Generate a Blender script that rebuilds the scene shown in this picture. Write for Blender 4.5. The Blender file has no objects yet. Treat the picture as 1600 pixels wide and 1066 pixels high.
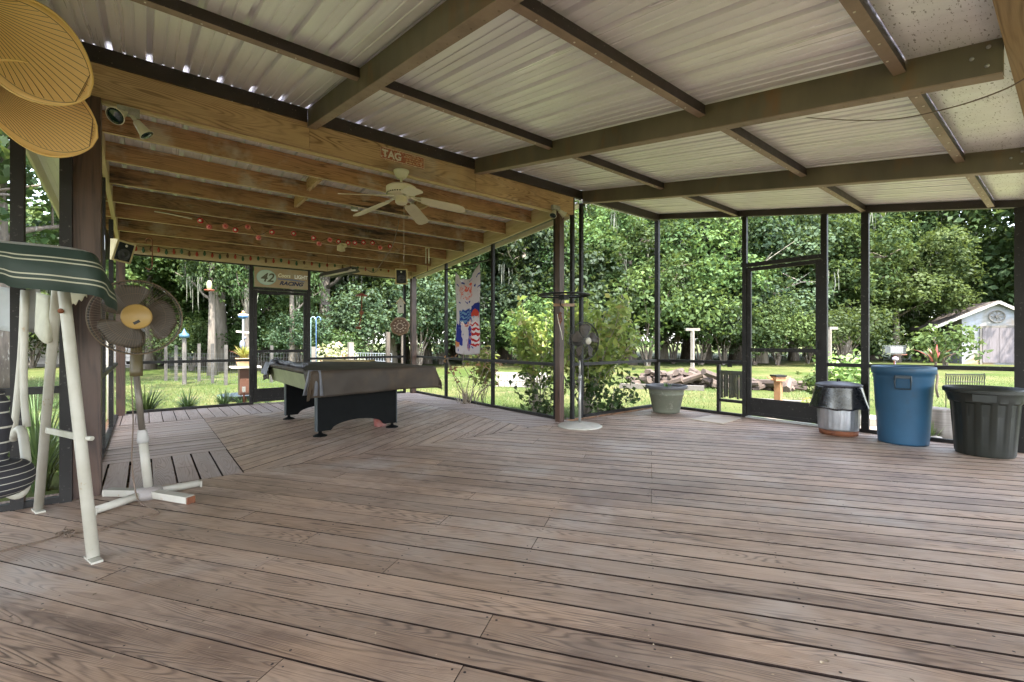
import bpy, bmesh, math, random
import numpy as np
from mathutils import Vector, Matrix, noise as mnoise
R = math.radians
random.seed(7); rng = np.random.default_rng(11)
S = bpy.context.scene; C = S.collection
H = 1.1                      # camera height in metres; main lengths below are multiples of it
# ------------------------------------------------------------------ camera
YAW = -38.7
cd = bpy.data.cameras.new('camera'); cam = bpy.data.objects.new('camera', cd); C.objects.link(cam)
cam.location = (0, 0, H); cam.rotation_euler = (R(90), 0, R(YAW))
cd.sensor_width = 36; cd.lens = 715/1600*36; cd.clip_start = 0.05; cd.clip_end = 600
S.camera = cam
# ------------------------------------------------------------------ world, sun, exposure
SUN_EL, SUN_AZ = 64.0, (-0.30, -0.954)         # direction towards the sun, on the ground plane
w = bpy.data.worlds.new("World"); S.world = w; w.use_nodes = True
nt = w.node_tree; nt.nodes.clear()
o_ = nt.nodes.new('ShaderNodeOutputWorld'); b_ = nt.nodes.new('ShaderNodeBackground'); s_ = nt.nodes.new('ShaderNodeTexSky')
s_.sky_type = 'NISHITA'; s_.sun_disc = False; s_.sun_elevation = R(SUN_EL)
s_.sun_rotation = math.atan2(SUN_AZ[0], SUN_AZ[1]); s_.air_density = 1.0; s_.dust_density = 1.5; s_.ozone_density = 1.0
b_.inputs[1].default_value = 0.15
h_ = nt.nodes.new('ShaderNodeHueSaturation'); h_.inputs['Saturation'].default_value = .5      # thin high haze
nt.links.new(s_.outputs[0], h_.inputs['Color']); nt.links.new(h_.outputs[0], b_.inputs[0]); nt.links.new(b_.outputs[0], o_.inputs[0])
sd = bpy.data.lights.new('sun', 'SUN'); sd.energy = 2.0; sd.angle = R(0.6); sd.color = (1, .95, .87)
sun = bpy.data.objects.new('sun', sd); C.objects.link(sun)
dv = Vector((SUN_AZ[0]*math.cos(R(SUN_EL)), SUN_AZ[1]*math.cos(R(SUN_EL)), math.sin(R(SUN_EL))))
sun.rotation_euler = dv.to_track_quat('Z', 'Y').to_euler(); sun.location = (0, 0, 30)
S.view_settings.view_transform = 'Standard'; S.view_settings.look = 'None'
S.view_settings.gamma = 1; S.view_settings.use_curve_mapping = False
S.view_settings.exposure = 3.4
S.render.engine = 'CYCLES'
S.cycles.max_bounces = 8; S.cycles.diffuse_bounces = 5; S.cycles.transparent_max_bounces = 8
S.cycles.caustics_reflective = False; S.cycles.caustics_refractive = False
S.cycles.use_denoising = True
# ------------------------------------------------------------------ where things stand
cy, sy = math.cos(R(YAW)), math.sin(R(YAW))
def ray(px, py):
    l = (px-800)/715; u = (534-py)/715
    return Vector((l*cy - sy, l*sy + cy, u))
O = Vector((0, 0, H))
GZ = -0.25
def flo(px, py, z=0.0): r = ray(px, py); return O + r*((z-H)/r.z)
def atv(px, py, v): r = ray(px, py); return O + r*(v/r.y)
def atu(px, py, u): r = ray(px, py); return O + r*(u/r.x)
def atd(px, py, d): return O + ray(px, py)*d
def gnd(px, d, z=GZ): p = atd(px, 534, d); p.z = z; return p
def camdir(a):                     # unit vector at angle a (degrees) from camera-right towards forward
    a = R(a); l, f = math.cos(a), math.sin(a)
    return Vector((l*cy - f*sy, l*sy + f*cy, 0))
# ------------------------------------------------------------------ mesh builder
def wloc(o):
    v = Vector((0, 0, 0))
    while o: v += o.location; o = o.parent
    return v
class MB:
    def __init__(s): s.v = []; s.f = []; s.uv = []; s.t = []; s.m = []
    def face(s, pts, uvs=None, tone=.5, mi=0):
        i = len(s.v); s.v += [tuple(p) for p in pts]; s.f.append(tuple(range(i, i+len(pts))))
        s.uv += list(uvs) if uvs else [(p[0], p[1]) for p in pts]; s.t.append(tone); s.m.append(mi)
    def poly(s, verts, faces, tone=.5, uvf=None, mi=0):
        i = len(s.v); s.v += [tuple(p) for p in verts]
        for f in faces:
            s.f.append(tuple(i+k for k in f)); s.t.append(tone); s.m.append(mi)
            for k in f:
                s.uv.append(uvf(verts[k]) if uvf else (verts[k][0]+verts[k][1], verts[k][2]))
    def hexa(s, q, ax, tone=None, mi=0):          # q: 8 corners (4 bottom, 4 top), ax: long axis for grain
        tone = random.random() if tone is None else tone
        off = (random.uniform(0, 40), random.uniform(0, 40)); ax = Vector(ax).normalized()
        i = len(s.v); s.v += [tuple(p) for p in q]
        for f in ((3, 2, 1, 0), (4, 5, 6, 7), (0, 1, 5, 4), (1, 2, 6, 5), (2, 3, 7, 6), (3, 0, 4, 7)):
            s.f.append(tuple(i+k for k in f)); s.t.append(tone); s.m.append(mi)
            p = [Vector(q[k]) for k in f]; n = (p[1]-p[0]).cross(p[2]-p[0])
            n = n.normalized() if n.length > 1e-12 else Vector((0, 0, 1))
            c = n.cross(ax)
            c = c.normalized() if c.length > .3 else (Vector((0, 0, 1)) if abs(n.z) < .9 else Vector((1, 0, 0)))
            for x in p: s.uv.append((x.dot(ax)+off[0], x.dot(c)+off[1]))
    def box(s, c, d, rz=0, tone=None, ax=None, mi=0, tilt=None):
        M = Matrix.Rotation(rz, 3, 'Z')
        if tilt: M = M @ tilt
        c = Vector(c); x, y, z = d[0]/2, d[1]/2, d[2]/2
        q = [c + M @ Vector(p) for p in ((-x, -y, -z), (x, -y, -z), (x, y, -z), (-x, y, -z), (-x, -y, z), (x, -y, z), (x, y, z), (-x, y, z))]
        if ax is None:
            k = max(range(3), key=lambda i: d[i]); ax = M @ Vector((k == 0, k == 1, k == 2))
        s.hexa(q, ax, tone, mi)
    def b2(s, lo, hi, **k):
        s.box([(lo[i]+hi[i])/2 for i in range(3)], [abs(hi[i]-lo[i]) for i in range(3)], **k)
    def bar(s, p0, p1, w, h, up=(0, 0, 1), tone=None, mi=0):     # rectangular bar; h along up
        p0, p1 = Vector(p0), Vector(p1); a = (p1-p0).normalized(); u = Vector(up)
        sd_ = a.cross(u)
        if sd_.length < 1e-4: sd_ = a.cross(Vector((0, 1, 0)))
        sd_.normalize(); u = sd_.cross(a).normalized(); sd_ = sd_*w/2; u = u*h/2
        s.hexa([p0-sd_-u, p1-sd_-u, p1+sd_-u, p0+sd_-u, p0-sd_+u, p1-sd_+u, p1+sd_+u, p0+sd_+u], a, tone, mi)
    def tube(s, pts, r, n=8, tone=.5, caps=True, mi=0):
        pts = [Vector(p) for p in pts]; rr = r if isinstance(r, (list, tuple)) else [r]*len(pts)
        base = len(s.v); pu = None; L = 0
        Ls = [0]
        for i in range(1, len(pts)): L += (pts[i]-pts[i-1]).length; Ls.append(L)
        for i, p in enumerate(pts):
            a = (pts[min(i+1, len(pts)-1)]-pts[max(i-1, 0)]).normalized()
            if pu is None:
                pu = a.cross(Vector((0, 0, 1)) if abs(a.z) < .9 else Vector((1, 0, 0))).normalized()
            else:
                pu = (pu - a*pu.dot(a)).normalized()
            w_ = a.cross(pu)
            for k in range(n):
                t = 2*math.pi*k/n; s.v.append(tuple(p + (pu*math.cos(t)+w_*math.sin(t))*rr[i]))
        for i in range(len(pts)-1):
            for k in range(n):
                k2 = (k+1) % n
                s.f.append((base+i*n+k, base+i*n+k2, base+(i+1)*n+k2, base+(i+1)*n+k)); s.t.append(tone); s.m.append(mi)
                c = 6.28*rr[i]/n
                s.uv += [(Ls[i], k*c), (Ls[i], (k+1)*c), (Ls[i+1], (k+1)*c), (Ls[i+1], k*c)]
        if caps:
            for i, rev in ((0, True), (len(pts)-1, False)):
                f = [base+i*n+k for k in range(n)]
                if rev: f.reverse()
                s.f.append(tuple(f)); s.t.append(tone); s.m.append(mi); s.uv += [(0, 0)]*n
    def lathe(s, prof, c=(0, 0, 0), n=24, M=None, tone=.5, mi=0, wob=None):   # prof [(r,z)...]
        c = Vector(c); base = len(s.v); M = M or Matrix.Identity(3)
        for (r, z) in prof:
            for k in range(n):
                t = 2*math.pi*k/n; q = r if wob is None else wob(r, z, t)
                s.v.append(tuple(c + M @ Vector((q*math.cos(t), q*math.sin(t), z))))
        for i in range(len(prof)-1):
            for k in range(n):
                k2 = (k+1) % n
                s.f.append((base+i*n+k, base+i*n+k2, base+(i+1)*n+k2, base+(i+1)*n+k)); s.t.append(tone); s.m.append(mi)
                for a_, b_2 in ((k, i), (k+1, i), (k+1, i+1), (k, i+1)): s.uv.append((a_/n, prof[b_2][1]))
        for i, rev in ((0, True), (len(prof)-1, False)):
            if prof[i][0] > 1e-5:
                f = [base+i*n+k for k in range(n)]
                if rev: f.reverse()
                s.f.append(tuple(f)); s.t.append(tone); s.m.append(mi); s.uv += [(.5, .5)]*n
    def prism(s, pts, off, tone=.5, mi=0):
        a = [Vector(p) for p in pts]; off = Vector(off); b = [p+off for p in a]; n = len(a); i = len(s.v)
        s.v += [tuple(p) for p in a+b]
        fs = [tuple(range(n-1, -1, -1)), tuple(range(n, 2*n))] + [(k, (k+1) % n, n+(k+1) % n, n+k) for k in range(n)]
        for f in fs:
            s.f.append(tuple(i+k for k in f)); s.t.append(tone); s.m.append(mi)
            for k in f: q = (a+b)[k]; s.uv.append((q.x+q.y, q.z))
    def grid(s, fn, nu, nv, tone=.5, mi=0, closeu=False):
        base = len(s.v)
        for i in range(nu):
            for j in range(nv): s.v.append(tuple(fn(i/(nu-1), j/(nv-1))))
        for i in range(nu-1):
            for j in range(nv-1):
                s.f.append((base+i*nv+j, base+(i+1)*nv+j, base+(i+1)*nv+j+1, base+i*nv+j+1)); s.t.append(tone); s.m.append(mi)
                for a_, b_2 in ((i, j), (i+1, j), (i+1, j+1), (i, j+1)): s.uv.append((a_/(nu-1), b_2/(nv-1)))
    def sphere(s, c, r, n=12, sc=(1, 1, 1), tone=.5, mi=0):
        c = Vector(c); pr = []
        m = max(4, n//2)
        M = Matrix.Diagonal(sc)
        for i in range(m+1):
            a = -math.pi/2 + math.pi*i/m; pr.append((max(1e-6, r*math.cos(a)), r*math.sin(a)))
        s.lathe(pr, c, n, M, tone, mi)
    def build(s, name, mat, parent=None, smooth=False, xf=None, solid=0):
        me = bpy.data.meshes.new(name); off = wloc(parent)
        vv = np.array(s.v, dtype=np.float64).reshape(-1, 3) - np.array(off)
        me.from_pydata(vv.tolist(), [], s.f)
        uvl = me.uv_layers.new(name='UVMap'); uvl.data.foreach_set('uv', np.array(s.uv, dtype=np.float32).ravel())
        at = me.attributes.new('tone', 'FLOAT', 'FACE'); at.data.foreach_set('value', np.array(s.t, dtype=np.float32))
        for m_ in (mat if isinstance(mat, (list, tuple)) else [mat]): me.materials.append(m_)
        me.polygons.foreach_set('material_index', s.m)
        if smooth: me.polygons.foreach_set('use_smooth', [True]*len(s.f))
        me.update()
        o = bpy.data.objects.new(name, me); C.objects.link(o)
        if parent: o.parent = parent
        if solid:
            md = o.modifiers.new('solid', 'SOLIDIFY'); md.thickness = solid; md.offset = 0
        if smooth == 'auto':
            md = o.modifiers.new('edge', 'EDGE_SPLIT'); md.split_angle = R(40)
        return o
def thing(name, label, cat, loc=(0, 0, 0), group=None):
    o = bpy.data.objects.new(name, None); C.objects.link(o); o.location = loc; o.empty_display_size = .1
    o['label'] = label; o['category'] = cat
    if group: o['group'] = group
    return o
def tag(o, label, cat, group=None):
    o['label'] = label; o['category'] = cat
    if group: o['group'] = group
    return o
def struct(o): o['kind'] = 'structure'; return o
def stuff(o): o['kind'] = 'stuff'; return o
def dup(root, loc, rz=0, sc=1, label=None, group=None):
    r = root.copy(); C.objects.link(r); r.location = loc; r.rotation_euler = (0, 0, rz)
    r.scale = (sc, sc, sc) if isinstance(sc, (int, float)) else sc
    if label: r['label'] = label
    if group: r['group'] = group
    for ch in list(root.children):
        c = ch.copy(); C.objects.link(c); c.parent = r
        for g in list(ch.children):
            d = g.copy(); C.objects.link(d); d.parent = c
    return r
# ------------------------------------------------------------------ materials
def newmat(name):
    m = bpy.data.materials.new(name); m.use_nodes = True; t = m.node_tree; t.nodes.clear()
    out = t.nodes.new('ShaderNodeOutputMaterial'); p = t.nodes.new('ShaderNodeBsdfPrincipled')
    t.links.new(p.outputs[0], out.inputs[0]); return m, t, p, out
def N(t, k, **a):
    n = t.nodes.new('ShaderNode'+k)
    for x, y in a.items():
        if x.startswith('i_'):
            n.inputs[int(x[2:])].default_value = y
        else: setattr(n, x, y)
    return n
def mathn(t, op, a, b=None, c=None, clamp=False):
    n = t.nodes.new('ShaderNodeMath'); n.operation = op; n.use_clamp = clamp
    for i, x in enumerate((a, b, c)):
        if x is None: continue
        if isinstance(x, (int, float)): n.inputs[i].default_value = x
        else: t.links.new(x, n.inputs[i])
    return n.outputs[0]
def mixc(t, f, a, b, mode='MIX'):
    n = t.nodes.new('ShaderNodeMix'); n.data_type = 'RGBA'; n.blend_type = mode
    for i, x in ((0, f), (6, a), (7, b)):
        if isinstance(x, (int, float)): n.inputs[i].default_value = x
        elif isinstance(x, (tuple, list)): n.inputs[i].default_value = (*x[:3], 1)
        else: t.links.new(x, n.inputs[i])
    return n.outputs[2]
def noisen(t, vec, scale, detail=3, rough=.55, dist=0):
    n = N(t, 'TexNoise'); n.inputs['Scale'].default_value = scale; n.inputs['Detail'].default_value = detail
    n.inputs['Roughness'].default_value = rough; n.inputs['Distortion'].default_value = dist
    if vec is not None: t.links.new(vec, n.inputs['Vector'])
    return n.outputs[0]
def ramp(t, f, lo, hi): 
    n = N(t, 'MapRange'); n.inputs[1].default_value = lo; n.inputs[2].default_value = hi; t.links.new(f, n.inputs[0]); return n.outputs[0]
def bumpn(t, h, p, s=.3, d=.01):
    b = N(t, 'Bump'); b.inputs['Strength'].default_value = s; b.inputs['Distance'].default_value = d
    t.links.new(h, b.inputs['Height']); t.links.new(b.outputs[0], p.inputs['Normal'])
def tonen(t): a = N(t, 'Attribute', attribute_name='tone'); return a.outputs['Fac']
def objc(t, stretch=None):
    c = N(t, 'TexCoord').outputs['Object']
    if stretch:
        m = N(t, 'Mapping'); m.inputs['Scale'].default_value = stretch; t.links.new(c, m.inputs[0]); c = m.outputs[0]
    return c
def pm(name, col, rough=.6, metal=0.0, col2=None, ns=6, var=.25, bump=.1, bs=40, stretch=None, tv=.15, spec=.5, spots=None, coat=0):
    m, t, p, _ = newmat(name); c = objc(t, stretch)
    col2 = col2 or tuple(x*(1-var) for x in col)
    f = ramp(t, noisen(t, c, ns, 5, .6), .3, .7)
    x = mixc(t, f, col, col2)
    if spots:                                   # (colour, scale, lo, hi)
        q = noisen(t, c, spots[1], 4, .65); x = mixc(t, ramp(t, q, spots[2], spots[3]), x, spots[0])
    if tv:
        hs = N(t, 'HueSaturation'); t.links.new(x, hs.inputs['Color'])
        t.links.new(mathn(t, 'MULTIPLY_ADD', tonen(t), 2*tv, 1-tv), hs.inputs['Value']); x = hs.outputs[0]
    t.links.new(x, p.inputs['Base Color']); p.inputs['Metallic'].default_value = metal
    p.inputs['Specular IOR Level'].default_value = spec; p.inputs['Coat Weight'].default_value = coat
    r = mathn(t, 'MULTIPLY_ADD', noisen(t, c, ns*3, 3), .3, rough-.15, clamp=True); t.links.new(r, p.inputs['Roughness'])
    if bump: bumpn(t, noisen(t, c, bs, 3), p, bump, .004)
    return m
def wood(name, light, dark, grey=None, greyamt=.5, rough=.7, ringf=55, knot=(.06, .035, .02), stain=None, stainamt=0, tv=.25, vs=11, bump=.35, big=None):
    m, t, p, _ = newmat(name)
    uv = N(t, 'UVMap').outputs[0]; sp = N(t, 'SeparateXYZ'); t.links.new(uv, sp.inputs[0]); tn = tonen(t)
    def vec(a, b, k):
        c = N(t, 'CombineXYZ'); t.links.new(mathn(t, 'MULTIPLY', sp.outputs[0], a), c.inputs[0])
        t.links.new(mathn(t, 'MULTIPLY', sp.outputs[1], b), c.inputs[1]); t.links.new(mathn(t, 'MULTIPLY', tn, k), c.inputs[2]); return c.outputs[0]
    n1 = noisen(t, vec(.8, vs, 37), 1.0, 1, .4, .12)
    rings = mathn(t, 'MULTIPLY_ADD', mathn(t, 'SINE', mathn(t, 'MULTIPLY', n1, ringf)), .5, .5)
    rings = mathn(t, 'MULTIPLY', mathn(t, 'POWER', rings, 2.6), ramp(t, noisen(t, vec(2.0, 8, 61), 1.0, 3, .6), .30, .60))
    fib = noisen(t, vec(5, 260, 3), 1.0, 3, .6)
    g = mathn(t, 'ADD', mathn(t, 'MULTIPLY', rings, .72), mathn(t, 'MULTIPLY', ramp(t, fib, .3, .75), .33))
    col = mixc(t, g, light, dark)
    vo = N(t, 'TexVoronoi'); vo.inputs['Scale'].default_value = 1.0; t.links.new(vec(1.5, 6.0, 11), vo.inputs['Vector'])
    kn = mathn(t, 'MULTIPLY', ramp(t, vo.outputs['Distance'], .13, .07), ramp(t, N(t, 'SeparateColor').outputs[0], 0, 1) if False else 1.0)
    sc = N(t, 'SeparateColor'); t.links.new(vo.outputs['Color'], sc.inputs[0])
    kn = mathn(t, 'MULTIPLY', kn, ramp(t, sc.outputs[0], .62, .66))
    col = mixc(t, mathn(t, 'MULTIPLY', kn, .8), col, knot)
    oc = N(t, 'TexCoord').outputs['Object']
    if grey:
        w1 = ramp(t, noisen(t, vec(.9, 3.0, 5), 1.0, 5, .65), .38, .66)
        w2 = ramp(t, noisen(t, oc, 1.1, 4, .6), .35, .7)
        col = mixc(t, mathn(t, 'MULTIPLY', mathn(t, 'ADD', mathn(t, 'MULTIPLY', w1, .6), mathn(t, 'MULTIPLY', w2, .5)), greyamt), col, grey)
    if stain:
        w3 = ramp(t, noisen(t, vec(.8, 5.0, 23), 1.0, 5, .7), .56, .66)
        col = mixc(t, mathn(t, 'MULTIPLY', w3, stainamt), col, stain)
    if big:                      # (colour, scale, amount): spilled and walked-in stains that cross the boards
        w4 = ramp(t, noisen(t, oc, big[1], 5, .68), .50, .66); col = mixc(t, mathn(t, 'MULTIPLY', w4, big[2]), col, big[0])
        w5 = ramp(t, noisen(t, mixc(t, 1.0, oc, (7.3, 3.1, 0), 'ADD'), big[1]*1.4, 4, .6), .56, .70); col = mixc(t, mathn(t, 'MULTIPLY', w5, .45), col, (.54, .49, .455))
    hs = N(t, 'HueSaturation'); t.links.new(col, hs.inputs['Color'])
    t.links.new(mathn(t, 'MULTIPLY_ADD', tn, 2*tv, 1-tv), hs.inputs['Value'])
    t.links.new(hs.outputs[0], p.inputs['Base Color'])
    t.links.new(mathn(t, 'MULTIPLY_ADD', g, .2, rough-.1), p.inputs['Roughness'])
    p.inputs['Specular IOR Level'].default_value = .5
    bumpn(t, mathn(t, 'ADD', mathn(t, 'MULTIPLY', g, -1), mathn(t, 'MULTIPLY', kn, -.5)), p, bump, .003)
    return m
def leafmat(name, a, b, c=None, trans=.3, rough=.45, spec=.5):
    m, t, p, out = newmat(name); tn = tonen(t); oi = N(t, 'ObjectInfo').outputs['Random']
    x = mixc(t, tn, a, b)
    if c: x = mixc(t, ramp(t, tn, .86, .9), x, c)
    hs = N(t, 'HueSaturation'); t.links.new(x, hs.inputs['Color'])
    t.links.new(mathn(t, 'MULTIPLY_ADD', oi, .04, .48), hs.inputs['Hue'])
    t.links.new(mathn(t, 'MULTIPLY_ADD', oi, .45, .78), hs.inputs['Value'])
    hs.inputs['Saturation'].default_value = .84
    x = hs.outputs[0]
    t.links.new(x, p.inputs['Base Color']); p.inputs['Roughness'].default_value = rough; p.inputs['Specular IOR Level'].default_value = spec
    tr = N(t, 'BsdfTranslucent'); t.links.new(mixc(t, .4, x, (.20, .26, .05), 'MIX'), tr.inputs[0])
    mx = N(t, 'MixShader'); mx.inputs[0].default_value = trans
    t.links.new(p.outputs[0], mx.inputs[1]); t.links.new(tr.outputs[0], mx.inputs[2]); t.links.new(mx.outputs[0], out.inputs[0])
    return m
M = {}
M['deck'] = wood('deck_wood', (.46, .31, .215), (.075, .041, .026), (.41, .35, .31), .45, .52, 150, (.07, .04, .03), (.11, .07, .055), .6, .15, big=((.12, .075, .06), .75, .65))
M['deckedge'] = pm('dirt_and_shade_edge', (.045, .03, .024), .9, 0, bump=.1, spec=.1)  # dirt plus gap shade put into the colour of the board sides
M['decku'] = wood('deck_wood_pale', (.40, .30, .245), (.17, .12, .095), (.38, .33, .31), .7, .65, 120, (.12, .09, .08), None, 0, .12)
M['joist'] = wood('joist_wood', (.42, .225, .115), (.11, .045, .021), (.30, .21, .14), .25, .7, 110, (.06, .02, .01), (.028, .013, .008), .95, .28, big=((.05, .024, .014), 1.9, .45))
M['beam'] = wood('beam_wood', (.60, .385, .215), (.15, .07, .032), (.42, .32, .22), .3, .7, 140, (.14, .04, .012), (.16, .07, .03), .5, .1, vs=7, big=((.16, .075, .035), .8, .45))
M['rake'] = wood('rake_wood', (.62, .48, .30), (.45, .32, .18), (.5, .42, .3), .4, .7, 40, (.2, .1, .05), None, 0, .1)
M['post'] = wood('post_wood', (.095, .047, .029), (.022, .012, .009), (.05, .03, .025), .5, .5, 50, (.02, .01, .008), (.008, .006, .005), .95, .1)
M['nail'] = pm('nail', (.05, .04, .04), .6, .3, bump=0)
M['alu'] = pm('bronze_aluminium', (.013, .0115, .011), .5, 0, (.021, .019, .018), 3, bump=.05, spec=.25, tv=.1, spots=((.12, .11, .1), 30, .62, .72))
M['girder'] = pm('olive_painted_steel', (.17, .138, .09), .5, .1, (.085, .073, .05), 2.2, bump=.12, bs=60, spots=((.20, .105, .045), 4, .55, .75), stretch=(1, 1, .35))
M['purlin'] = pm('brown_painted_steel', (.022, .016, .013), .5, 0, (.035, .023, .016), 5, bump=.1, spots=((.25, .2, .16), 60, .66, .72))
M['flange'] = pm('flange_paint', (.34, .25, .185), .5, 0, (.22, .16, .12), 6, bump=.1, spots=((.4, .36, .3), 50, .68, .74))
def sheetmat(name, base, metal, rough, speck=0):
    m, t, p, _ = newmat(name); c = objc(t, (14, .35, .35)); c2 = objc(t)
    f = ramp(t, noisen(t, c, 1.0, 4, .6), .35, .65)
    x = mixc(t, mathn(t, 'MULTIPLY', f, .4), base, tuple(v*.80 for v in base))
    q = ramp(t, noisen(t, c2, 1.6, 5, .7), .52, .75); x = mixc(t, mathn(t, 'MULTIPLY', q, .2), x, (.6, .5, .42))
    if speck:
        q = ramp(t, noisen(t, objc(t, (1, 2.5, 1)), 38, 3, .6), .61, .65); x = mixc(t, mathn(t, 'MULTIPLY', q, speck), x, (.12, .11, .1))
    t.links.new(x, p.inputs['Base Color']); p.inputs['Metallic'].default_value = metal
    t.links.new(mathn(t, 'MULTIPLY_ADD', f, .15, rough), p.inputs['Roughness'])
    bumpn(t, noisen(t, c, 1, 3), p, .15, .01); return m
M['sheet'] = sheetmat('galvanised_sheet', (.93, .915, .965), .22, .27)
M['pan'] = sheetmat('galvanised_pan', (.88, .90, .95), .25, .28, .8)
M['white'] = pm('cream_enamel', (.72, .68, .58), .4, 0, var=.15, bump=.03, spots=((.35, .22, .12), 12, .68, .78))
M['fanwhite'] = pm('fan_cream', (.74, .66, .53), .45, 0, var=.12, bump=.03)
M['black'] = pm('black_plastic', (.006, .006, .0065), .45, 0, var=.3, bump=.05, spec=.3)
M['wicker'] = None
M['galv0'] = pm('dull_bolt_steel', (.35, .34, .32), .4, .7, bump=0)
# ================================================================== setting: ground and deck
def groundmat():
    m, t, p, _ = newmat('lawn'); c = objc(t)
    big = ramp(t, noisen(t, c, .22, 5, .6), .40, .62)
    x = mixc(t, big, (.075, .115, .026), (.165, .165, .07))
    med = ramp(t, noisen(t, c, 1.3, 6, .7), .45, .65); x = mixc(t, mathn(t, 'MULTIPLY', med, .6), x, (.055, .085, .018))
    dirt = ramp(t, noisen(t, objc(t, (1, 1, 1)), .6, 6, .65), .60, .68); x = mixc(t, mathn(t, 'MULTIPLY', dirt, .8), x, (.25, .19, .14))
    fine = noisen(t, c, 34, 4, .7); x = mixc(t, .55, x, mixc(t, ramp(t, fine, .3, .7), (.03, .03, .01), (.26, .24, .12)), 'OVERLAY')
    t.links.new(x, p.inputs['Base Color']); p.inputs['Roughness'].default_value = .9; p.inputs['Specular IOR Level'].default_value = .15
    bumpn(t, fine, p, .6, .03); return m
M['lawn'] = groundmat()
M['mulch'] = pm('mulch', (.13, .085, .065), .9, 0, (.30, .24, .20), 26, bump=.8, bs=50, tv=0, spots=((.04, .025, .02), 30, .52, .6))
M['concrete'] = pm('concrete', (.36, .34, .31), .85, 0, (.26, .235, .21), 3, bump=.3, bs=60, tv=.05, spots=((.30, .24, .18), 6, .55, .7))
M['sand'] = pm('sand_path', (.34, .26, .20), .9, 0, (.25, .19, .14), 9, bump=.4, tv=0, spots=((.2, .16, .09), 14, .6, .7))
g = MB(); g.face([(-250, -250, GZ), (250, -250, GZ), (250, 250, GZ), (-250, 250, GZ)]); struct(g.build('ground', M['lawn']))
UR, VM, UP, UL, VB = 6.15*H, 4.1*H, 4.1*H, -.30*H, 8.2*H
def flatpoly(name, pts, z, mat, wob=.25, n=10):
    q = []
    for i in range(len(pts)):
        a, b = Vector(pts[i]), Vector(pts[(i+1) % len(pts)])
        for k in range(n):
            p = a.lerp(b, k/n); o = Vector((mnoise.noise(Vector((p.x*1.3, p.y*1.3, 1))), mnoise.noise(Vector((p.x*1.3, p.y*1.3, 9)))))*wob
            q.append((p.x+o.x, p.y+o.y, z))
    b = MB(); b.face(q); return b.build(name, mat)
struct(flatpoly('mulch_bed', [(UP-.1, VM-.1), (UR+.35, VM-.1), (UR+.2, VM+.75), (UP+1.0, VM+1.1), (UP+.95, VB+.3), (UP-.1, VB+.3)], GZ+.008, M['mulch'], .2))
struct(flatpoly('mulch_border', [(UL-2.6, VM-.2), (UL+.1, VM-.2), (UL+.1, VM+1.1), (UL-2.6, VM+1.2)], GZ+.012, M['mulch'], .1))
struct(flatpoly('path', [(UR-.1, .9), (UR+4.5, -.2), (UR+4.8, 1.0), (UR+2.0, 1.9), (UR+1.25, 4.3), (UR-.1, 4.5)], GZ+.016, M['sand'], .3))
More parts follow.
